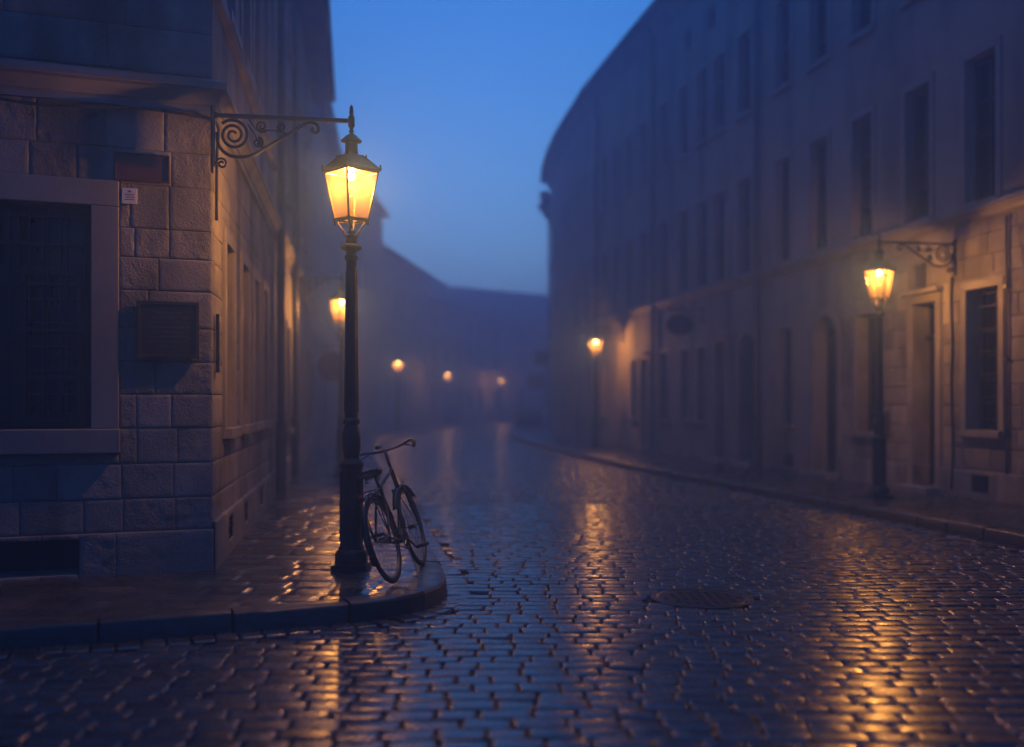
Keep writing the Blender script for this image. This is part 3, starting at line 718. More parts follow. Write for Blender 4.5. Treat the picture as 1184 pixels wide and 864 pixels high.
RA, fA, bA, LA_ = right_house('terrace_house', -6, 21.75, 'stone-fronted terrace house behind the lit bracket lamp, with arched door and grilled window', 'plaster',
    [(x, .7) for x in (1.2, 2.8, 4.4, 6.0, 7.6, 9.3, 11.1, 12.8)] + wd, [(x, .7) for x in (1.2, 2.8, 4.4, 6.0, 7.6, 9.3, 11.1, 12.8)] + wd,
    [('w', d_of(1136), .72, 1.0, 3.06), ('d', d_of(1069), .62, .09, 2.98), ('w', d_of(1002), .66, .9, 2.95), ('a', d_of(954), .92, .05, 3.05), ('w', d_of(908), .62, .97, 2.92)],
    stone_to=18.35)
RB, fB, bB, LB_ = right_house('terrace_house', 21.78, 28.6, 'plain plastered terrace house with oval hanging sign, between two downpipes', 'plaster_grey',
    [(d_of(x), .66) for x in (861, 832, 812, 790, 768)], [(d_of(x), .66) for x in (861, 832, 812, 790, 768)],
    [('a', d_of(864), .9, .05, 2.95), ('d', d_of(833), .66, .05, 2.85), ('w', d_of(811), .6, .95, 2.8), ('w', d_of(792), .6, .95, 2.8), ('w', d_of(768), .62, .95, 2.8)],
    attic=[(d_of(822), .5), (d_of(795), .5)])
RC, fC, bC, LC_ = right_house('terrace_house', 28.63, 34.5, 'hazy terrace house directly behind the middle right lamp', 'plaster_warm',
    [(x, .62) for x in (29.6, 31.0, 32.4, 33.7)], [(x, .62) for x in (29.6, 31.0, 32.4, 33.7)],
    [('d', 29.5, .62, .05, 2.7), ('w', 30.5, .5, .95, 2.7), ('w', 33.8, .5, .95, 2.7)])
downpipe(RA, fA, LA_ - .08, HR, bA, .06, .1, .02); downpipe(RB, fB, LB_ - .08, HR, bB, .06, .1); downpipe(RC, fC, LC_ - .1, HR, bC, .06, .1)
def at(fr, dd, d0): return (dd - d0) * QN
# fine things on the near terrace house: grille bars, vents, slit light over the door
g = MB(); sA = at(fA, d_of(1136), -6)
for i in range(6): g.box(sA - .34, sA + .34, -.16, -.145, 1.15 + i * .33, 1.172 + i * .33, fA)
for i in range(4): g.tube([fA(sA - .27 + i * .18, -.15, 1.0), fA(sA - .27 + i * .18, -.15, 3.06)], .008, 6)
g.build('grille', M['iron'], RA, off=bA)
for px in (1136, 912):
    s_ = at(fA, d_of(px), -6); g = MB(); g.box(s_ - .18, s_ + .18, .02 if px > 1000 else -.02, .052 if px > 1000 else .02, .12, .36, fA)
    for i in range(4): g.box(s_ - .16, s_ + .16, .05 if px > 1000 else .018, .07 if px > 1000 else .035, .15 + i * .055, .165 + i * .055, fA)
    g.build('vent', M['castiron'], RA, off=bA)
g = MB(); s_ = at(fA, d_of(1066), -6); g.box(s_ - .11, s_ + .11, .002, .05, 3.22, 3.56, fA); g.box(s_ - .13, s_ + .13, .002, .07, 3.56, 3.60, fA); g.build('ventilation_box', M['zinc'], RA, off=bA)
g = MB(); s_ = at(fA, d_of(1024), -6); g.box(s_ - .12, s_ + .12, .003, .12, .85, 1.25, fA); g.box(s_ - .10, s_ + .10, .118, .135, .88, 1.22, fA); g.build('meter_box', M['zinc'], RA, off=bA, bevel=.006)
# curved end of the terrace
pts = [Rpt(34.53), Vector((2.62, 37.4)), Vector((2.26, 40.2)), Vector((2.02, 43.2)), Vector((1.90, 46.2)), Vector((1.93, 49.2))]
bs = Vector((pts[0].x, pts[0].y, 0)); RD = empty('terrace_house', bs, 0, 'curved end house of the terrace turning away into the fog', 'house')
wall = MB(); sc_ = MB(); ec = MB(); rf = MB(); gt = MB(); wl = []
for i, (p, q_) in enumerate(zip(pts[:-1], pts[1:])):
    u = (q_ - p).normalized(); n = Vector((-u.y, u.x)); fr = Fr(p, u, n); L = (q_ - p).length; hs = []
    for c in (L * .27, L * .76):
        hs += [(c - .3, c + .3, 4.32, 6.45, .2), (c - .3, c + .3, 7.95, 9.75, .2)]
        hs.append((c - .3, c + .3, .95, 2.7, .22))
    if i in (1, 3): hs[2] = (L * .27 - .4, L * .27 + .4, .04, 2.6, .25)
    flat_wall(wall, fr, [(0, L, 0, HR)], hs); reveals(wall, fr, hs); wl += [(fr, h) for h in hs]
    moulding(sc_, fr, 0, L, [(-.01, 4.06), (.07, 4.10), (.12, 4.19), (.12, 4.26), (-.01, 4.30)])
    moulding(ec, fr, 0, L, [(-.01, HR - .45), (.10, HR - .30), (.30, HR - .06), (.30, HR - .025), (-.01, HR - .025)])
    moulding(rf, fr, -.08, L + .08, [(.42, HR - .02), (.42, HR + .12), (-4, HR + 3.0), (-8.0, HR + .12), (-8.0, HR - .02)])
    gt.tube([fr(-.06, .48, HR + .03), fr(L + .06, .48, HR + .03)], .065, 8)
e = pts[-1]; wall.quad((e.x, e.y, 0), (e.x + 8, e.y + .2, 0), (e.x + 8, e.y + .2, HR), (e.x, e.y, HR))
wall.quad((e.x + 8, e.y + .2, 0), (pts[0].x + 8, pts[0].y + 1.5, 0), (pts[0].x + 8, pts[0].y + 1.5, HR), (e.x + 8, e.y + .2, HR))
wall.build('wall', M['plaster'], RD, off=bs); sc_.build('string_course', M['smooth_stone'], RD, off=bs); ec.build('eaves_cornice', M['smooth_stone'], RD, off=bs)
rfo = rf.build('roof', M['roof'], RD, off=bs); gt.build('gutter', M['zinc'], rfo, off=bs, smooth=True)
for fr, h in wl:
    if h[2] < .1: door(RD, fr, h, bs, transom=.4)
    else: window(RD, fr, h, bs, bars=(1, 1))
hb = MB(); hx, hy = fr(L - .2, .3, 0)[:2]; hb.lathe([(.09, 11.0), (.12, 11.1), (.26, 11.45), (.28, 11.75), (.2, 11.8)], 10, hx, hy); hb.tube([fr(L - .2, .1, .02), fr(L - .2, .1, 10.6), (hx, hy, 11.05)], .06, 8)
hb.build('rainwater_head', M['zinc'], RD, off=bs)
house('terrace_house', (2.2, 53.5), (4.6, 68), -1, 12.0, 8, 'fog-veiled house with wide eaves peeping past the curved terrace end', 'plaster_grey', ((4.3, 6.2), (7.6, 9.3)), 6, door_at=(2,), over=.75)
house('terrace_house', (4.65, 68.02), (13, 80), -1, 11, 8, 'last hazy house on the bend, mostly hidden by the wide-eaved one', 'plaster', ((4.3, 6.0), (7.2, 8.8)), 5, door_at=(1,))

# ------------------------------------------------------------------ wall things on the corner house
def plate(name, s0, s1, z0, z1, thick, mat, label, cat, fr=FF, o0=.016, border=0.0, parent=None):
    c = Vector(fr((s0 + s1) / 2, o0, (z0 + z1) / 2)); w = (s1 - s0) / 2; h = (z1 - z0) / 2
    b = MB(); b.box(-w, w, -thick, 0, -h, h)
    o = b.build(name, M[mat], None, bevel=.004); o.location = c; o.rotation_euler = (0, 0, fr.rz()); tag(o, label, cat)
    if border:
        e = MB()
        for x0, x1, a, d in ((-w, w, -h, -h + border), (-w, w, h - border, h), (-w, -w + border, -h + border, h - border), (w - border, w, -h + border, h - border)): e.box(x0, x1, -thick - .012, -thick - .0005, a, d)
        e.build('rim', M[mat], o, bevel=.003)
    return o
pq = plate('memorial_plaque', .107, .596, 1.77, 2.24, .03, 'plaque', 'large square dark memorial plaque with raised rim on the corner stonework', 'plaque', border=.03)
# raised lines of lettering, too worn to read in the photograph
tx = MB(); rnd = random.Random(4)
for i, zz in enumerate((.135, .095, .055, .015, -.025, -.065, -.105, -.145)):
    half = (.10, .17, .15, .17, .12, .16, .17, .08)[i]; x = -half
    while x < half:
        w = rnd.uniform(.008, .015); hgt = rnd.choice((.012, .012, .018)); tx.box(x, min(x + w, half), -.0335, -.029, zz, zz + hgt); x += w + (.005 if rnd.random() < .82 else .018)
tx.build('lettering', M['zinc'], pq)
plate('street_name_plate', .34, .762, 3.22, 3.45, .010, 'red', 'blank-looking dark red plate above the small white tag', 'sign', border=.012)
wt = plate('number_tag', .59, .71, 3.03, 3.16, .012, 'white', 'small white tag with dark marks, below the dark red plate', 'sign')
tx = MB(); tx.add([(-.018, -.0135, .03), (.018, -.0135, .03), (0, -.0135, .048)], [(0, 1, 2)])
for zz, half in ((.006, .036), (-.014, .030), (-.034, .036)):
    x = -half
    while x < half: w = rnd.uniform(.006, .011); tx.box(x, x + w, -.0135, -.0115, zz, zz + .009); x += w + .004
tx.build('lettering', M['ink'], wt)
plate('iron_strip', .10, .17, 1.66, 2.16, .03, 'iron', 'narrow upright iron strip on the street side of the stone corner', 'iron plate', fr=FS)
cb = MB(); pth = [FF(7.0 - .28 * i, .052, 3.805 - .02 * math.sin(i * 1.3) - .03 * math.sin(i * PI / 25)) for i in range(25)]
pth += [FF(.1, .05, 3.79), FF(.0, .06, 3.77), FS(.03, .05, 3.72), FS(.05, .035, 3.55), FS(.055, .03, 3.30), FS(.05, .03, 2.95)]
cb.tube([tuple(p) for p in catmull(pth, 3)], .014, 6)
tag(cb.build('cable', M['rubber'], off=base, smooth=True), 'sagging black cable clipped under the stone cornice at the corner', 'cable').location = base

# ------------------------------------------------------------------ street lamps
lamp = empty('street_lamp', (0, 0, 0), 0, 'x', 'street lamp', 'old street lamps along the kerbs')
b = MB()
b.box(-.15, .15, -.15, .15, -.01, .045)
b.lathe([(.142, .045), (.142, .125), (.13, .15), (.112, .165), (.108, .19)], 8, rot=PI / 8)
b.build('base', M['iron'], lamp, smooth='auto', bevel=.004)
b = MB(); b.lathe([(.098, .185), (.094, .22), (.092, .84), (.102, .86), (.104, .89), (.092, .905), (.070, .93)], 16)
for i in range(10): g = 2 * PI * i / 10; b.tube([(.091 * math.cos(g), .091 * math.sin(g), .23), (.091 * math.cos(g), .091 * math.sin(g), .82)], .010, 6)
b.build('pedestal', M['iron'], lamp, smooth='auto')
b = MB(); b.lathe([(.066, .925), (.068, .96), (.078, 1.02), (.080, 1.10), (.070, 1.18), (.056, 1.215), (.070, 1.225), (.074, 1.245), (.066, 1.265), (.056, 1.275),
                   (.054, 1.5), (.044, 2.55), (.044, 2.60), (.056, 2.615), (.058, 2.64), (.046, 2.655), (.046, 2.68), (.085, 2.70), (.092, 2.72), (.085, 2.735), (.05, 2.745), (.048, 2.79), (.056, 2.80), (.056, 2.815), (.02, 2.82)], 20)
for i in range(8): g = 2 * PI * i / 8; b.tube([(.0545 * math.cos(g), .0545 * math.sin(g), 1.32), (.0435 * math.cos(g), .0435 * math.sin(g), 2.52)], [.009, .007], 5)
b.build('post', M['iron'], lamp, smooth='auto')
ZB, ZT = 2.955, 3.350; RB_, RT_ = .140, .225
b = MB()
for i in range(4):
    g = PI / 2 * i; c, s = math.cos(g), math.sin(g); c2, s2 = math.cos(g + PI / 2), math.sin(g + PI / 2)
    b.tube([(RB_ * c, RB_ * s, ZB), (RT_ * c, RT_ * s, ZT)], .0095, 6)
    b.tube([(RB_ * c, RB_ * s, ZB), (RB_ * c2, RB_ * s2, ZB)], .012, 6); b.tube([(RB_ * c, RB_ * s, ZB - .02), (RB_ * c2, RB_ * s2, ZB - .02)], .008, 6)
    b.tube([(RT_ * c, RT_ * s, ZT), (RT_ * c2, RT_ * s2, ZT)], .010, 6)
    b.tube([(.05 * c, .05 * s, 2.80), (.062 * c, .062 * s, 2.85), (.10 * c, .10 * s, 2.90), ((RB_ - .01) * c, (RB_ - .01) * s, ZB - .01)], .009, 6)
    b.lathe([(.0, ZB - .055), (.011, ZB - .045), (.006, ZB - .03), (.012, ZB - .015), (.012, ZB + .01)], 8, RB_ * c, RB_ * s)
b.build('lantern_frame', M['copper'], lamp, smooth='auto')
b = MB(); prof = [(.235, ZT + .004), (.252, ZT + .012), (.252, ZT + .022), (.225, ZT + .040), (.165, ZT + .088), (.115, ZT + .128), (.085, ZT + .15), (.062, ZT + .155)]
b.lathe(prof, 4)
for i in range(4):
    g = PI / 2 * i; c, s = math.cos(g), math.sin(g)
    b.lathe([(.006, ZT + .015), (.013, ZT + .03), (.007, ZT + .042), (.010, ZT + .055), (.0, ZT + .07)], 8, .246 * c, .246 * s)
    b.lathe([(.005, ZT + .11), (.010, ZT + .135), (.006, ZT + .145), (.0, ZT + .16)], 8, .125 * c, .125 * s)
    b.tube([(.246 * c, .246 * s, ZT + .024), (.165 * c, .165 * s, ZT + .092), (.09 * c, .09 * s, ZT + .150)], .006, 5)
b.build('lantern_roof', M['copper'], lamp)
b = MB(); b.lathe([(.060, ZT + .150), (.056, ZT + .17), (.053, ZT + .245), (.056, ZT + .258), (.088, ZT + .262), (.088, ZT + .270), (.070, ZT + .288), (.045, ZT + .312), (.02, ZT + .325), (.015, ZT + .34),
                   (.024, ZT + .352), (.013, ZT + .365), (.022, ZT + .385), (.028, ZT + .39), (.028, ZT + .47), (.02, ZT + .48), (.014, ZT + .495), (.022, ZT + .51), (.014, ZT + .53), (.018, ZT + .545), (.004, ZT + .575)], 18)
b.build('chimney_finial', M['copper'], lamp, smooth='auto')
for i in range(4):
    g = PI / 2 * i + .0; c, s = math.cos(g), math.sin(g); c2, s2 = math.cos(g + PI / 2), math.sin(g + PI / 2); e = .985
    MB().quad((RB_ * e * c, RB_ * e * s, ZB), (RB_ * e * c2, RB_ * e * s2, ZB), (RT_ * e * c2, RT_ * e * s2, ZT), (RT_ * e * c, RT_ * e * s, ZT)).build('glass_pane', M['lantern_glass'], lamp)
b = MB(); b.lathe([(.03, 2.83), (.03, 2.86), (.012, 2.87), (.012, 3.12), (.018, 3.13), (.018, 3.15), (.01, 3.155)], 12); b.tube([(0, 0, 2.80), (0, 0, 2.88)], .014, 8); b.build('burner', M['copper'], lamp, smooth='auto')
b = MB()
b.lathe([(.0, 3.283), (.018, 3.287), (.032, 3.302), (.036, 3.32), (.024, 3.345), (.010, 3.36)], 14)
b.build('mantle', M['mantle'], lamp, smooth=True)
LAMP_W = 134.0
ld = bpy.data.lights.new('lamp_glow', 'POINT'); ld.energy = LAMP_W; ld.color = (1.0, .44, .11); ld.shadow_soft_size = .035
lo = bpy.data.objects.new('lamp_glow', ld); COL.objects.link(lo); lo.parent = lamp; lo.location = (0, 0, 3.245)
lamp_at = [((-1.36, 8.43), 'ornate lamp post with the bicycle leaning on it, at the near kerb corner'),
           ((-3.25, 19.0), 'second lamp post on the left pavement, half hidden behind the near post'),
           ((5.44, 14.75), 'lamp post before the lit stone house and its narrow doorway on the right'),
           ((2.63, 31.3), 'hazy lamp post halfway down the right pavement'),
           ((-5.5, 48), 'blurred lamp in fog, first of the three distant ones after the left row'),
           ((-4.4, 68), 'blurred lamp in fog, middle of the three distant ones'),
           ((-.85, 82), 'blurred lamp in fog, farthest, at the bend of the street')]
lamps = []
for i, (p, lab) in enumerate(lamp_at):
    o = lamp if i == 0 else copy_tree(lamp)
    o.location = (p[0], p[1], 0); o['label'] = lab; lamps.append(o)
for i, a in ((2, .09), (3, .3), (4, .2), (5, -.3), (6, .4)): lamps[i].rotation_euler = (0, 0, a)

# wrought iron wall brackets reaching out to the lamps (local: wall at x=0, arm along +x, lamp at x=1)
def bracket_mesh(Lr):
    a = MB(); a.box(-.0, .022, -.03, .03, 3.31, 3.86); a.box(.022, .034, -.018, .018, 3.36, 3.83)
    arm = MB(); arm.box(.022, Lr - .024, -.016, .016, 3.770, 3.802); arm.box(.022, .05, -.02, .02, 3.762, 3.81)
    s = MB(); K = .00112
    def P(cx, cy): return ((cx - 92) * K + .012, 0, 3.785 - (cy - 205) * K)
    cx, _, cz = P(245, 345)
    s.tube(spiral(cx, cz, .022, .13, .5, 2.3, 60), [.011 + .004 * k / 60 for k in range(61)], 6)
    s.tube([tuple(p) for p in catmull([P(125, 330), P(135, 420), P(195, 488), P(280, 508), P(380, 492), P(500, 420), P(640, 330), P(760, 250), P(830, 232), P(868, 250), P(872, 290), P(845, 305), P(826, 285), P(840, 268)], 5)], .015, 6)
    c2 = P(160, 560); s.tube(spiral(c2[0], c2[2], .010, .050, 0.2, 1.5, 30), .0105, 6)
    for (qx, qy, r, a0) in ((455, 272, .052, 2.0), (600, 275, .036, 1.0), (425, 395, .044, 4.0)):
        c = P(qx, qy); s.tube(spiral(c[0], c[2], .010, r, a0, 1.6, 30), .0095, 6)
    s.tube([P(350, 260), P(400, 330), P(440, 420), P(470, 440)], .007, 6); s.tube([P(360, 225), P(410, 300), P(500, 300), P(560, 300), P(640, 320)], .006, 6)
    s.lathe([(.016, 3.775 - .39), (.016, 3.78 - .385)], 8, .05, 0)
    return a, arm, s
br = []
for i, (foot, li, rot, lab) in enumerate((
        (None, 0, 0, 'scrolled iron bracket on the stone corner reaching over to the near lamp'),
        (None, 1, 0, 'scrolled bracket on the plastered left row, holding the second left lamp'),
        (None, 2, PI, 'scrolled bracket on the lit stone wall to the right of the doorway'),
        (None, 3, PI, 'hazy bracket on the wall behind the halfway right lamp'))):
    lx, ly = lamp_at[li][0]
    if i < 2: n = FS.n; u0 = FS.u; s0 = (Vector((lx, ly)) - FS.O).dot(n)
    else: n = fA.n; s0 = (Vector((lx, ly)) - fA.O).dot(n)
    foot = Vector((lx, ly)) - n * (s0 - .012); Lr = s0 - .012
    a, arm, s = bracket_mesh(1.17)
    if i == 0:
        r = empty('wall_bracket', (foot.x, foot.y, 0), 0, lab, 'wall bracket', 'scrolled iron wall brackets')
        a.build('wall_plate', M['iron'], r, bevel=.003); arm.build('arm', M['iron'], r); s.build('scrollwork', M['iron'], r, smooth=True)
        br.append(r)
    else:
        r = copy_tree(br[0]); r['label'] = lab; r.location = (foot.x, foot.y, 0)
    r.rotation_euler = (0, 0, math.atan2(n.y, n.x)); r.scale = (Lr / 1.17, 1, 1)
# conduit below the right-hand bracket
s_ = (Vector(lamp_at[2][0]) - fA.O).dot(fA.u) + .05
cb = MB(); cb.tube([tuple(p) for p in catmull([fA(s_, .03, 3.30), fA(s_ + .02, .035, 2.9), fA(s_ - .01, .03, 2.3), fA(s_ + .015, .035, 1.8), fA(s_, .03, 1.2), fA(s_ - .03, .035, .6), fA(s_ - .02, .06, .1)], 5)], .018, 6)
o = cb.build('cable', M['rubber'], off=fA(s_, 0, 0), smooth=True); o.location = fA(s_, 0, 0); tag(o, 'crooked dark cable running down the lit stone wall under the bracket', 'cable')
cb = MB(); s2 = at(fA, d_of(1166), -6); cb.tube([fA(s2, .035, .42), fA(s2, .035, 4.0)], .02, 8)
for zz in (1.0, 2.0, 3.0): cb.box(s2 - .035, s2 + .035, .005, .06, zz, zz + .03, fA)
o = cb.build('conduit', M['zinc'], off=fA(s2, 0, 0)); o.location = fA(s2, 0, 0); tag(o, 'straight conduit on the right of the grilled stone-framed window', 'pipe')

# ------------------------------------------------------------------ bicycle
rear = Vector((-.905, 7.72)); frontp = Vector((-.765, 8.56)); WB = (frontp - rear).length; yaw = math.atan2(frontp.y - rear.y, frontp.x - rear.x)
bike = empty('bicycle', (rear.x, rear.y, .004), 0, 'old black roadster bicycle leaning on the ornate lamp post', 'bicycle')
LEAN = math.radians(16.5)
bike.matrix_world = Matrix.Translation((rear.x, rear.y, .006)) @ Matrix.Rotation(yaw, 4, 'Z') @ Matrix.Rotation(-LEAN, 4, 'X')
R = .345
# local: x forward, y left, z up; rear axle (0,0,R), front axle (WB,0,R)
def wheel(cx, turn=0):
    ty = MB(); n = 48; ty.tube([(R * .955 * math.cos(2 * PI * i / n), 0, R * .955 * math.sin(2 * PI * i / n)) for i in range(n)], .0175, 8, closed=True)
    w = ty.build('wheel', M['rubber'], bike, smooth=True); w.location = (cx, 0, R)
    rm = MB(); rm.tube([(R * .885 * math.cos(2 * PI * i / n), 0, R * .885 * math.sin(2 * PI * i / n)) for i in range(n)], .011, 6, closed=True); rm.build('rim', M['steel'], w, smooth=True)
    sp = MB()
    for i in range(32):
        g = 2 * PI * i / 32; g2 = g + (.9 if i % 4 < 2 else -.9); sd = .028 if i % 2 else -.028
        sp.tube([(.022 * math.cos(g2), sd, .022 * math.sin(g2)), (R * .88 * math.cos(g), 0, R * .88 * math.sin(g))], .0013, 4)
    sp.build('spokes', M['steel'], w)
    hb = MB(); hb.tube([(0, -.055, 0), (0, -.035, 0), (0, -.03, 0), (0, .03, 0), (0, .035, 0), (0, .055, 0)], [.007, .007, .022, .022, .007, .007], 10); hb.build('hub', M['steel'], w, smooth='auto')
    if turn: w.rotation_euler = (0, 0, turn)
    return w
wheel(0); wheel(WB, .06)
BB = (.42, 0, .28); ST = (.27, 0, .74); HT = (.72, 0, .86); HB = (.765, 0, .68)
f = MB(); f.tube([BB, ST], .016, 10); f.tube([ST, HT], .0145, 10); f.tube([(.42, 0, .285), HB], .018, 10); f.tube([HB, HT], .020, 10)
for sy in (-1, 1):
    f.tube([(0, sy * .06, R), (.30, sy * .045, .29), BB], .010, 8); f.tube([(0, sy * .06, R), (.16, sy * .045, .575), (.265, sy * .018, .72)], .009, 8)
f.tube([(.42, -.045, .28), (.42, .045, .28)], .024, 12); f.build('frame', M['bikepaint'], bike, smooth='auto')
f = MB(); f.tube([(.70, 0, .94), HB], .013, 8); f.box(.745, .79, -.055, .055, .665, .695)
for sy in (-1, 1): f.tube([(.767, sy * .05, .68), (.81, sy * .055, .52), (.85, sy * .058, .42), (WB, sy * .06, R)], [.013, .012, .010, .008], 8)
f.build('fork', M['bikepaint'], bike, smooth='auto')
hd = MB(); pts_ = catmull([(.60, .285, 1.010), (.64, .28, 1.030), (.735, .235, 1.060), (.775, .12, 1.040), (.745, 0, 1.030), (.775, -.12, 1.040), (.735, -.235, 1.060), (.64, -.28, 1.030), (.60, -.285, 1.010)], 5)
hd.tube([tuple(p) for p in pts_], .011, 8); hd.tube([(.70, 0, .93), (.70, 0, 1.040), (.745, 0, 1.030)], .013, 8)
h = hd.build('handlebar', M['steel'], bike, smooth=True)
for sy in (-1, 1):
    MB().tube([(.575, sy * .29, 1.000), (.64, sy * .282, 1.030), (.68, sy * .265, 1.043)], [.016, .017, .016], 10).build('grip', M['rubber'], h, smooth=True)
    MB().tube([(.76, sy * .16, 1.037), (.74, sy * .21, 1.020), (.66, sy * .262, 1.000), (.60, sy * .275, .980)], .006, 6).build('brake_lever', M['steel'], h, smooth=True)
bl = MB(); bl.lathe([(.0, 1.060), (.03, 1.062), (.033, 1.075), (.022, 1.093), (0, 1.097)], 14, .74, .06); bl.build('bell', M['steel'], h, smooth='auto')
sd = MB(); n1, n2 = 16, 10; vs = []; fs = []
for i in range(n1 + 1):
    t = i / n1; xx = .11 + .29 * t; wd_ = .085 * (1 - t) ** .8 + .020 + (.01 if t < .1 else 0); 
    if i == 0: wd_ *= .8
    for j in range(n2):
        g = 2 * PI * j / n2; vs.append((xx, wd_ * math.cos(g), .865 + .012 * (t - .4) ** 2 * 6 + (.020 if math.sin(g) > 0 else .038 * (1 - .5 * t)) * math.sin(g)))
for i in range(n1):
    for j in range(n2): fs.append((i * n2 + j, i * n2 + (j + 1) % n2, (i + 1) * n2 + (j + 1) % n2, (i + 1) * n2 + j))
fs += [tuple(range(n2)), tuple(n1 * n2 + j for j in range(n2))]
sd.add(vs, fs); so = sd.build('saddle', M['leather'], bike, smooth=True)
sp = MB(); sp.tube([(.272, 0, .73), (.24, 0, .835)], .013, 8)
for sy in (-1, 1):
    sp.tube([(.36, sy * .02, .85), (.24, sy * .03, .828), (.15, sy * .05, .835)], .005, 6)
    for k in range(4): sp.tube([(.15 + .012 * math.cos(2 * PI * j / 10), sy * .05 + .012 * math.sin(2 * PI * j / 10), .80 + k * .012) for j in range(10)], .004, 5, closed=True)
sp.build('seat_post', M['steel'], bike, smooth=True)
for cx, a0, a1 in ((0, 20, 205), (WB, 40, 150)):
    g_ = MB(); n = 22; ring = []
    for i in range(n + 1):
        g = math.radians(a0 + (a1 - a0) * i / n); rr = R + .022
        ring += [(cx + rr * math.cos(g), -.026, R + rr * math.sin(g)), (cx + (rr + .010) * math.cos(g), 0, R + (rr + .010) * math.sin(g)), (cx + rr * math.cos(g), .026, R + rr * math.sin(g))]
    g_.add(ring, [(i * 3 + k, i * 3 + k + 1, i * 3 + k + 4, i * 3 + k + 3) for i in range(n) for k in (0, 1)])
    for sy in (-1, 1): ge = math.radians(a1 - 25); g_.tube([(cx, sy * .06, R), (cx + (R + .02) * math.cos(ge), sy * .026, R + (R + .02) * math.sin(ge))], .003, 5)
    mg = g_.build('mudguard', M['bikepaint'], bike, smooth='auto'); sm_ = mg.modifiers.new('thick', 'SOLIDIFY'); sm_.thickness = .002
ck = MB(); ck.tube([(.42, -.062, .28), (.42, .062, .28)], .010, 8)
ck.add([(.42 + rr * math.cos(2 * PI * i / 32), yy, .28 + rr * math.sin(2 * PI * i / 32)) for rr, yy in ((.062, -.048), (.088, -.048), (.088, -.052), (.062, -.052)) for i in range(32)],
       [(a * 32 + i, a * 32 + (i + 1) % 32, ((a + 1) % 4) * 32 + (i + 1) % 32, ((a + 1) % 4) * 32 + i) for a in range(4) for i in range(32)])
for k in range(5): g = 2 * PI * k / 5; ck.tube([(.42, -.05, .28), (.42 + .065 * math.cos(g), -.05, .28 + .065 * math.sin(g))], .005, 5)
CA = math.radians(-35); px_, pz_ = .165 * math.cos(CA), .165 * math.sin(CA)
ck.tube([(.42, -.065, .28), (.42 + px_, -.075, .28 + pz_)], .009, 6); ck.tube([(.42, .065, .28), (.42 - px_, .075, .28 - pz_)], .009, 6)
ck.build('crankset', M['steel'], bike, smooth='auto')
for sg, cxp, czp in ((-1, .42 + px_, .28 + pz_), (1, .42 - px_, .28 - pz_)):
    p = MB(); ya, yb = sorted((sg * .085, sg * .175)); p.tube([(cxp, sg * .07, czp), (cxp, sg * .178, czp)], .006, 6)
    p.box(cxp - .042, cxp - .018, ya, yb, czp - .013, czp + .013); p.box(cxp + .018, cxp + .042, ya, yb, czp - .013, czp + .013)
    p.box(cxp - .042, cxp + .042, ya, ya + .006, czp - .008, czp + .008); p.build('pedal', M['rubber'], bike, bevel=.003)
ch = MB(); ch.tube([(0, -.05, R + .035), (.42, -.05, .28 + .086), (.50, -.05, .30), (.49, -.05, .23), (.42, -.05, .28 - .086), (0, -.05, R - .035), (-.032, -.05, R)], .005, 5, closed=True); ch.build('chain', M['castiron'], bike)
rk = MB()
for sy in (-1, 1):
    rk.tube([(.20, sy * .05, .735), (-.22, sy * .065, .735)], .006, 6); rk.tube([(0, sy * .065, R), (-.06, sy * .065, .735)], .005, 6); rk.tube([(0, sy * .065, R), (-.19, sy * .065, .735)], .005, 6)
for xx in (.12, .0, -.11, -.22): rk.tube([(xx, -.065, .735), (xx, .065, .735)], .005, 6)
rk.build('luggage_rack', M['bikepaint'], bike, smooth=True)
rl = MB(); rl.tube([(-.235, 0, .70), (-.25, 0, .70), (-.262, 0, .70)], [.024, .024, .014], 12); rl.build('rear_reflector', M['reflector'], bike, smooth='auto')

# ------------------------------------------------------------------ hanging signs
def hang_sign(P, n, shape, w, h, z, reach, label, mat='plaque', dx=0):
    n = Vector(n).normalized(); r = empty('hanging_sign', (P[0], P[1], 0), math.atan2(n.y, n.x), label, 'sign')
    a = MB(); a.tube([(0, 0, z + h / 2 + .14), (reach, 0, z + h / 2 + .14)], .018, 8); a.tube([(0, 0, z + h / 2 - .15), (reach * .6, 0, z + h / 2 + .14)], .012, 6)
    a.box(-.02, .015, -.05, .05, z + h / 2 - .2, z + h / 2 + .22)
    cx = reach - w / 2
    for q in (-.3, .3): a.tube([(cx + q * w, 0, z + h / 2 + .14), (cx + q * w, 0, z + h / 2 * .8)], .006, 5)
    a.build('bracket', M['iron'], r)
    b = MB()
    if shape == 'oval':
        k = 28; b.add([(cx + w / 2 * math.cos(2 * PI * i / k), yy, z + h / 2 * math.sin(2 * PI * i / k)) for yy in (-.025, .025) for i in range(k)],
                      [tuple(range(k)), tuple(range(k, 2 * k))] + [(i, (i + 1) % k, k + (i + 1) % k, k + i) for i in range(k)])
    else: b.box(cx - w / 2, cx + w / 2, -.03, .03, z - h / 2, z + h / 2)
    b.build('board', M[mat], r, bevel=.006); return r
p = fB(at(fB, 25.0, 21.78), 0, 0); hang_sign(p, fB.n, 'oval', .72, .5, 3.35, .95, 'dark oval sign hanging high on the plain plastered terrace house')
p = F2(11.2, 0, 0); hang_sign(p, FS.n, 'oval', .72, .8, 2.35, .95, 'round board hung from the plastered row behind the second left lamp', 'red')
hang_sign((1.93, 47.5), (-1, 0), 'box', .7, .62, 3.55, .85, 'upper of two dark square signs at the curved end of the terrace')
hang_sign((2.15, 53.8), (-1, .1), 'box', .95, .75, 2.55, 1.3, 'lower, farther square sign beyond the curved terrace end', 'red')
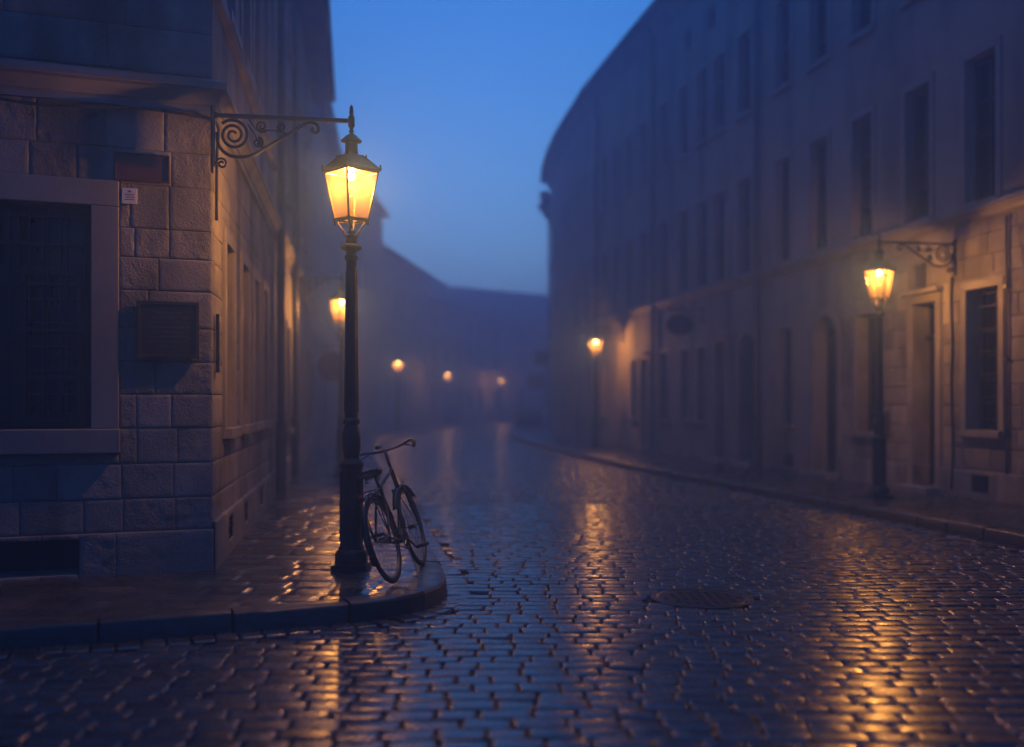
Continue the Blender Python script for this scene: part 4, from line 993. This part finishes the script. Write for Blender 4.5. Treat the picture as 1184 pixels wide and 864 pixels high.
pt = empty('planter', (.95, 55.5, 0), .2, 'dark box planter with clipped bush at the kerb of the far bend', 'planter')
b = MB(); b.box(-.75, .75, -.3, .3, 0, .5); b.box(-.80, .80, -.35, .35, .5, .56); b.build('box', M['wood'], pt, bevel=.01)
b = MB(); rnd = random.Random(2)
for i in range(900):
    c = Vector((rnd.uniform(-.7, .7), rnd.uniform(-.28, .28), .55 + abs(rnd.gauss(0, .28)))); d1 = Vector((rnd.gauss(0, 1), rnd.gauss(0, 1), rnd.gauss(0, 1))).normalized() * .05; d2 = d1.orthogonal().normalized() * .03
    b.add([c - d1, c + d2, c + d1, c - d2], [(0, 1, 2, 3)])
b.build('foliage', M['leaf'], pt)

# ------------------------------------------------------------------ air
HZ = 0.0205
m, nt, out = new_mat('street_fog'); v = nd(nt, 'ShaderNodeVolumePrincipled')
v.inputs['Color'].default_value = (.30, .56, 1, 1); v.inputs['Density'].default_value = HZ; v.inputs['Anisotropy'].default_value = .65
v.inputs['Density Attribute'].default_value = ''
nt.links.new(v.outputs[0], out.inputs['Volume'])
try: m.cycles.homogeneous_volume = True
except Exception: pass
hz = MB().box(-250, 250, -250, 250, -1.2, 16.2).build('haze', m); hz['kind'] = 'stuff'; hz.display_type = 'WIRE'

# ------------------------------------------------------------------ sky, twilight sun, camera
w = bpy.data.worlds.new('World'); SC.world = w; w.use_nodes = True; nt = w.node_tree
bg = nt.nodes['Background']; sky = nd(nt, 'ShaderNodeTexSky', sky_type='NISHITA'); sky.sun_disc = False
SUN_E = math.radians(4.0); SUN_R = 0.0
sky.sun_elevation = SUN_E; sky.sun_rotation = SUN_R; sky.ozone_density = 6; sky.air_density = 1.0; sky.dust_density = .3
tint = nd(nt, 'ShaderNodeMix', data_type='RGBA', blend_type='MULTIPLY'); tint.inputs[0].default_value = 1; tint.inputs[7].default_value = (1.42, 1.9, 1.98, 1)
nt.links.new(sky.outputs[0], tint.inputs[6]); nt.links.new(tint.outputs[2], bg.inputs[0]); bg.inputs[1].default_value = .15
sl = bpy.data.lights.new('sun', 'SUN'); sl.energy = .32; sl.angle = math.radians(80); sl.color = (.42, .60, 1)
so = bpy.data.objects.new('sun', sl); COL.objects.link(so); so.rotation_euler = (math.radians(-18), 0, 0); so.location = (0, 0, 30)
cd = bpy.data.cameras.new('camera'); cam = bpy.data.objects.new('camera', cd); COL.objects.link(cam); SC.camera = cam
cam.location = (0, 0, CAMZ); cam.rotation_euler = (PI / 2, 0, 0); cd.lens = 35; cd.sensor_width = 36; cd.shift_y = 34 / 1184
cd.clip_start = .05; cd.clip_end = 1500
cd.dof.use_dof = True; cd.dof.focus_distance = 8.2; cd.dof.aperture_fstop = .50
SC.view_settings.view_transform = 'Standard'; SC.view_settings.look = 'None'; SC.view_settings.exposure = .42; SC.view_settings.gamma = 1
SC.render.engine = 'CYCLES'
cy = SC.cycles
cy.use_denoising = True; cy.denoiser = 'OPENIMAGEDENOISE'
cy.max_bounces = 8; cy.diffuse_bounces = 2; cy.glossy_bounces = 3; cy.transparent_max_bounces = 12; cy.volume_bounces = 4; cy.transmission_bounces = 4
cy.sample_clamp_indirect = 3.0; cy.sample_clamp_direct = 0; cy.use_light_tree = True
cy.caustics_reflective = False; cy.caustics_refractive = False
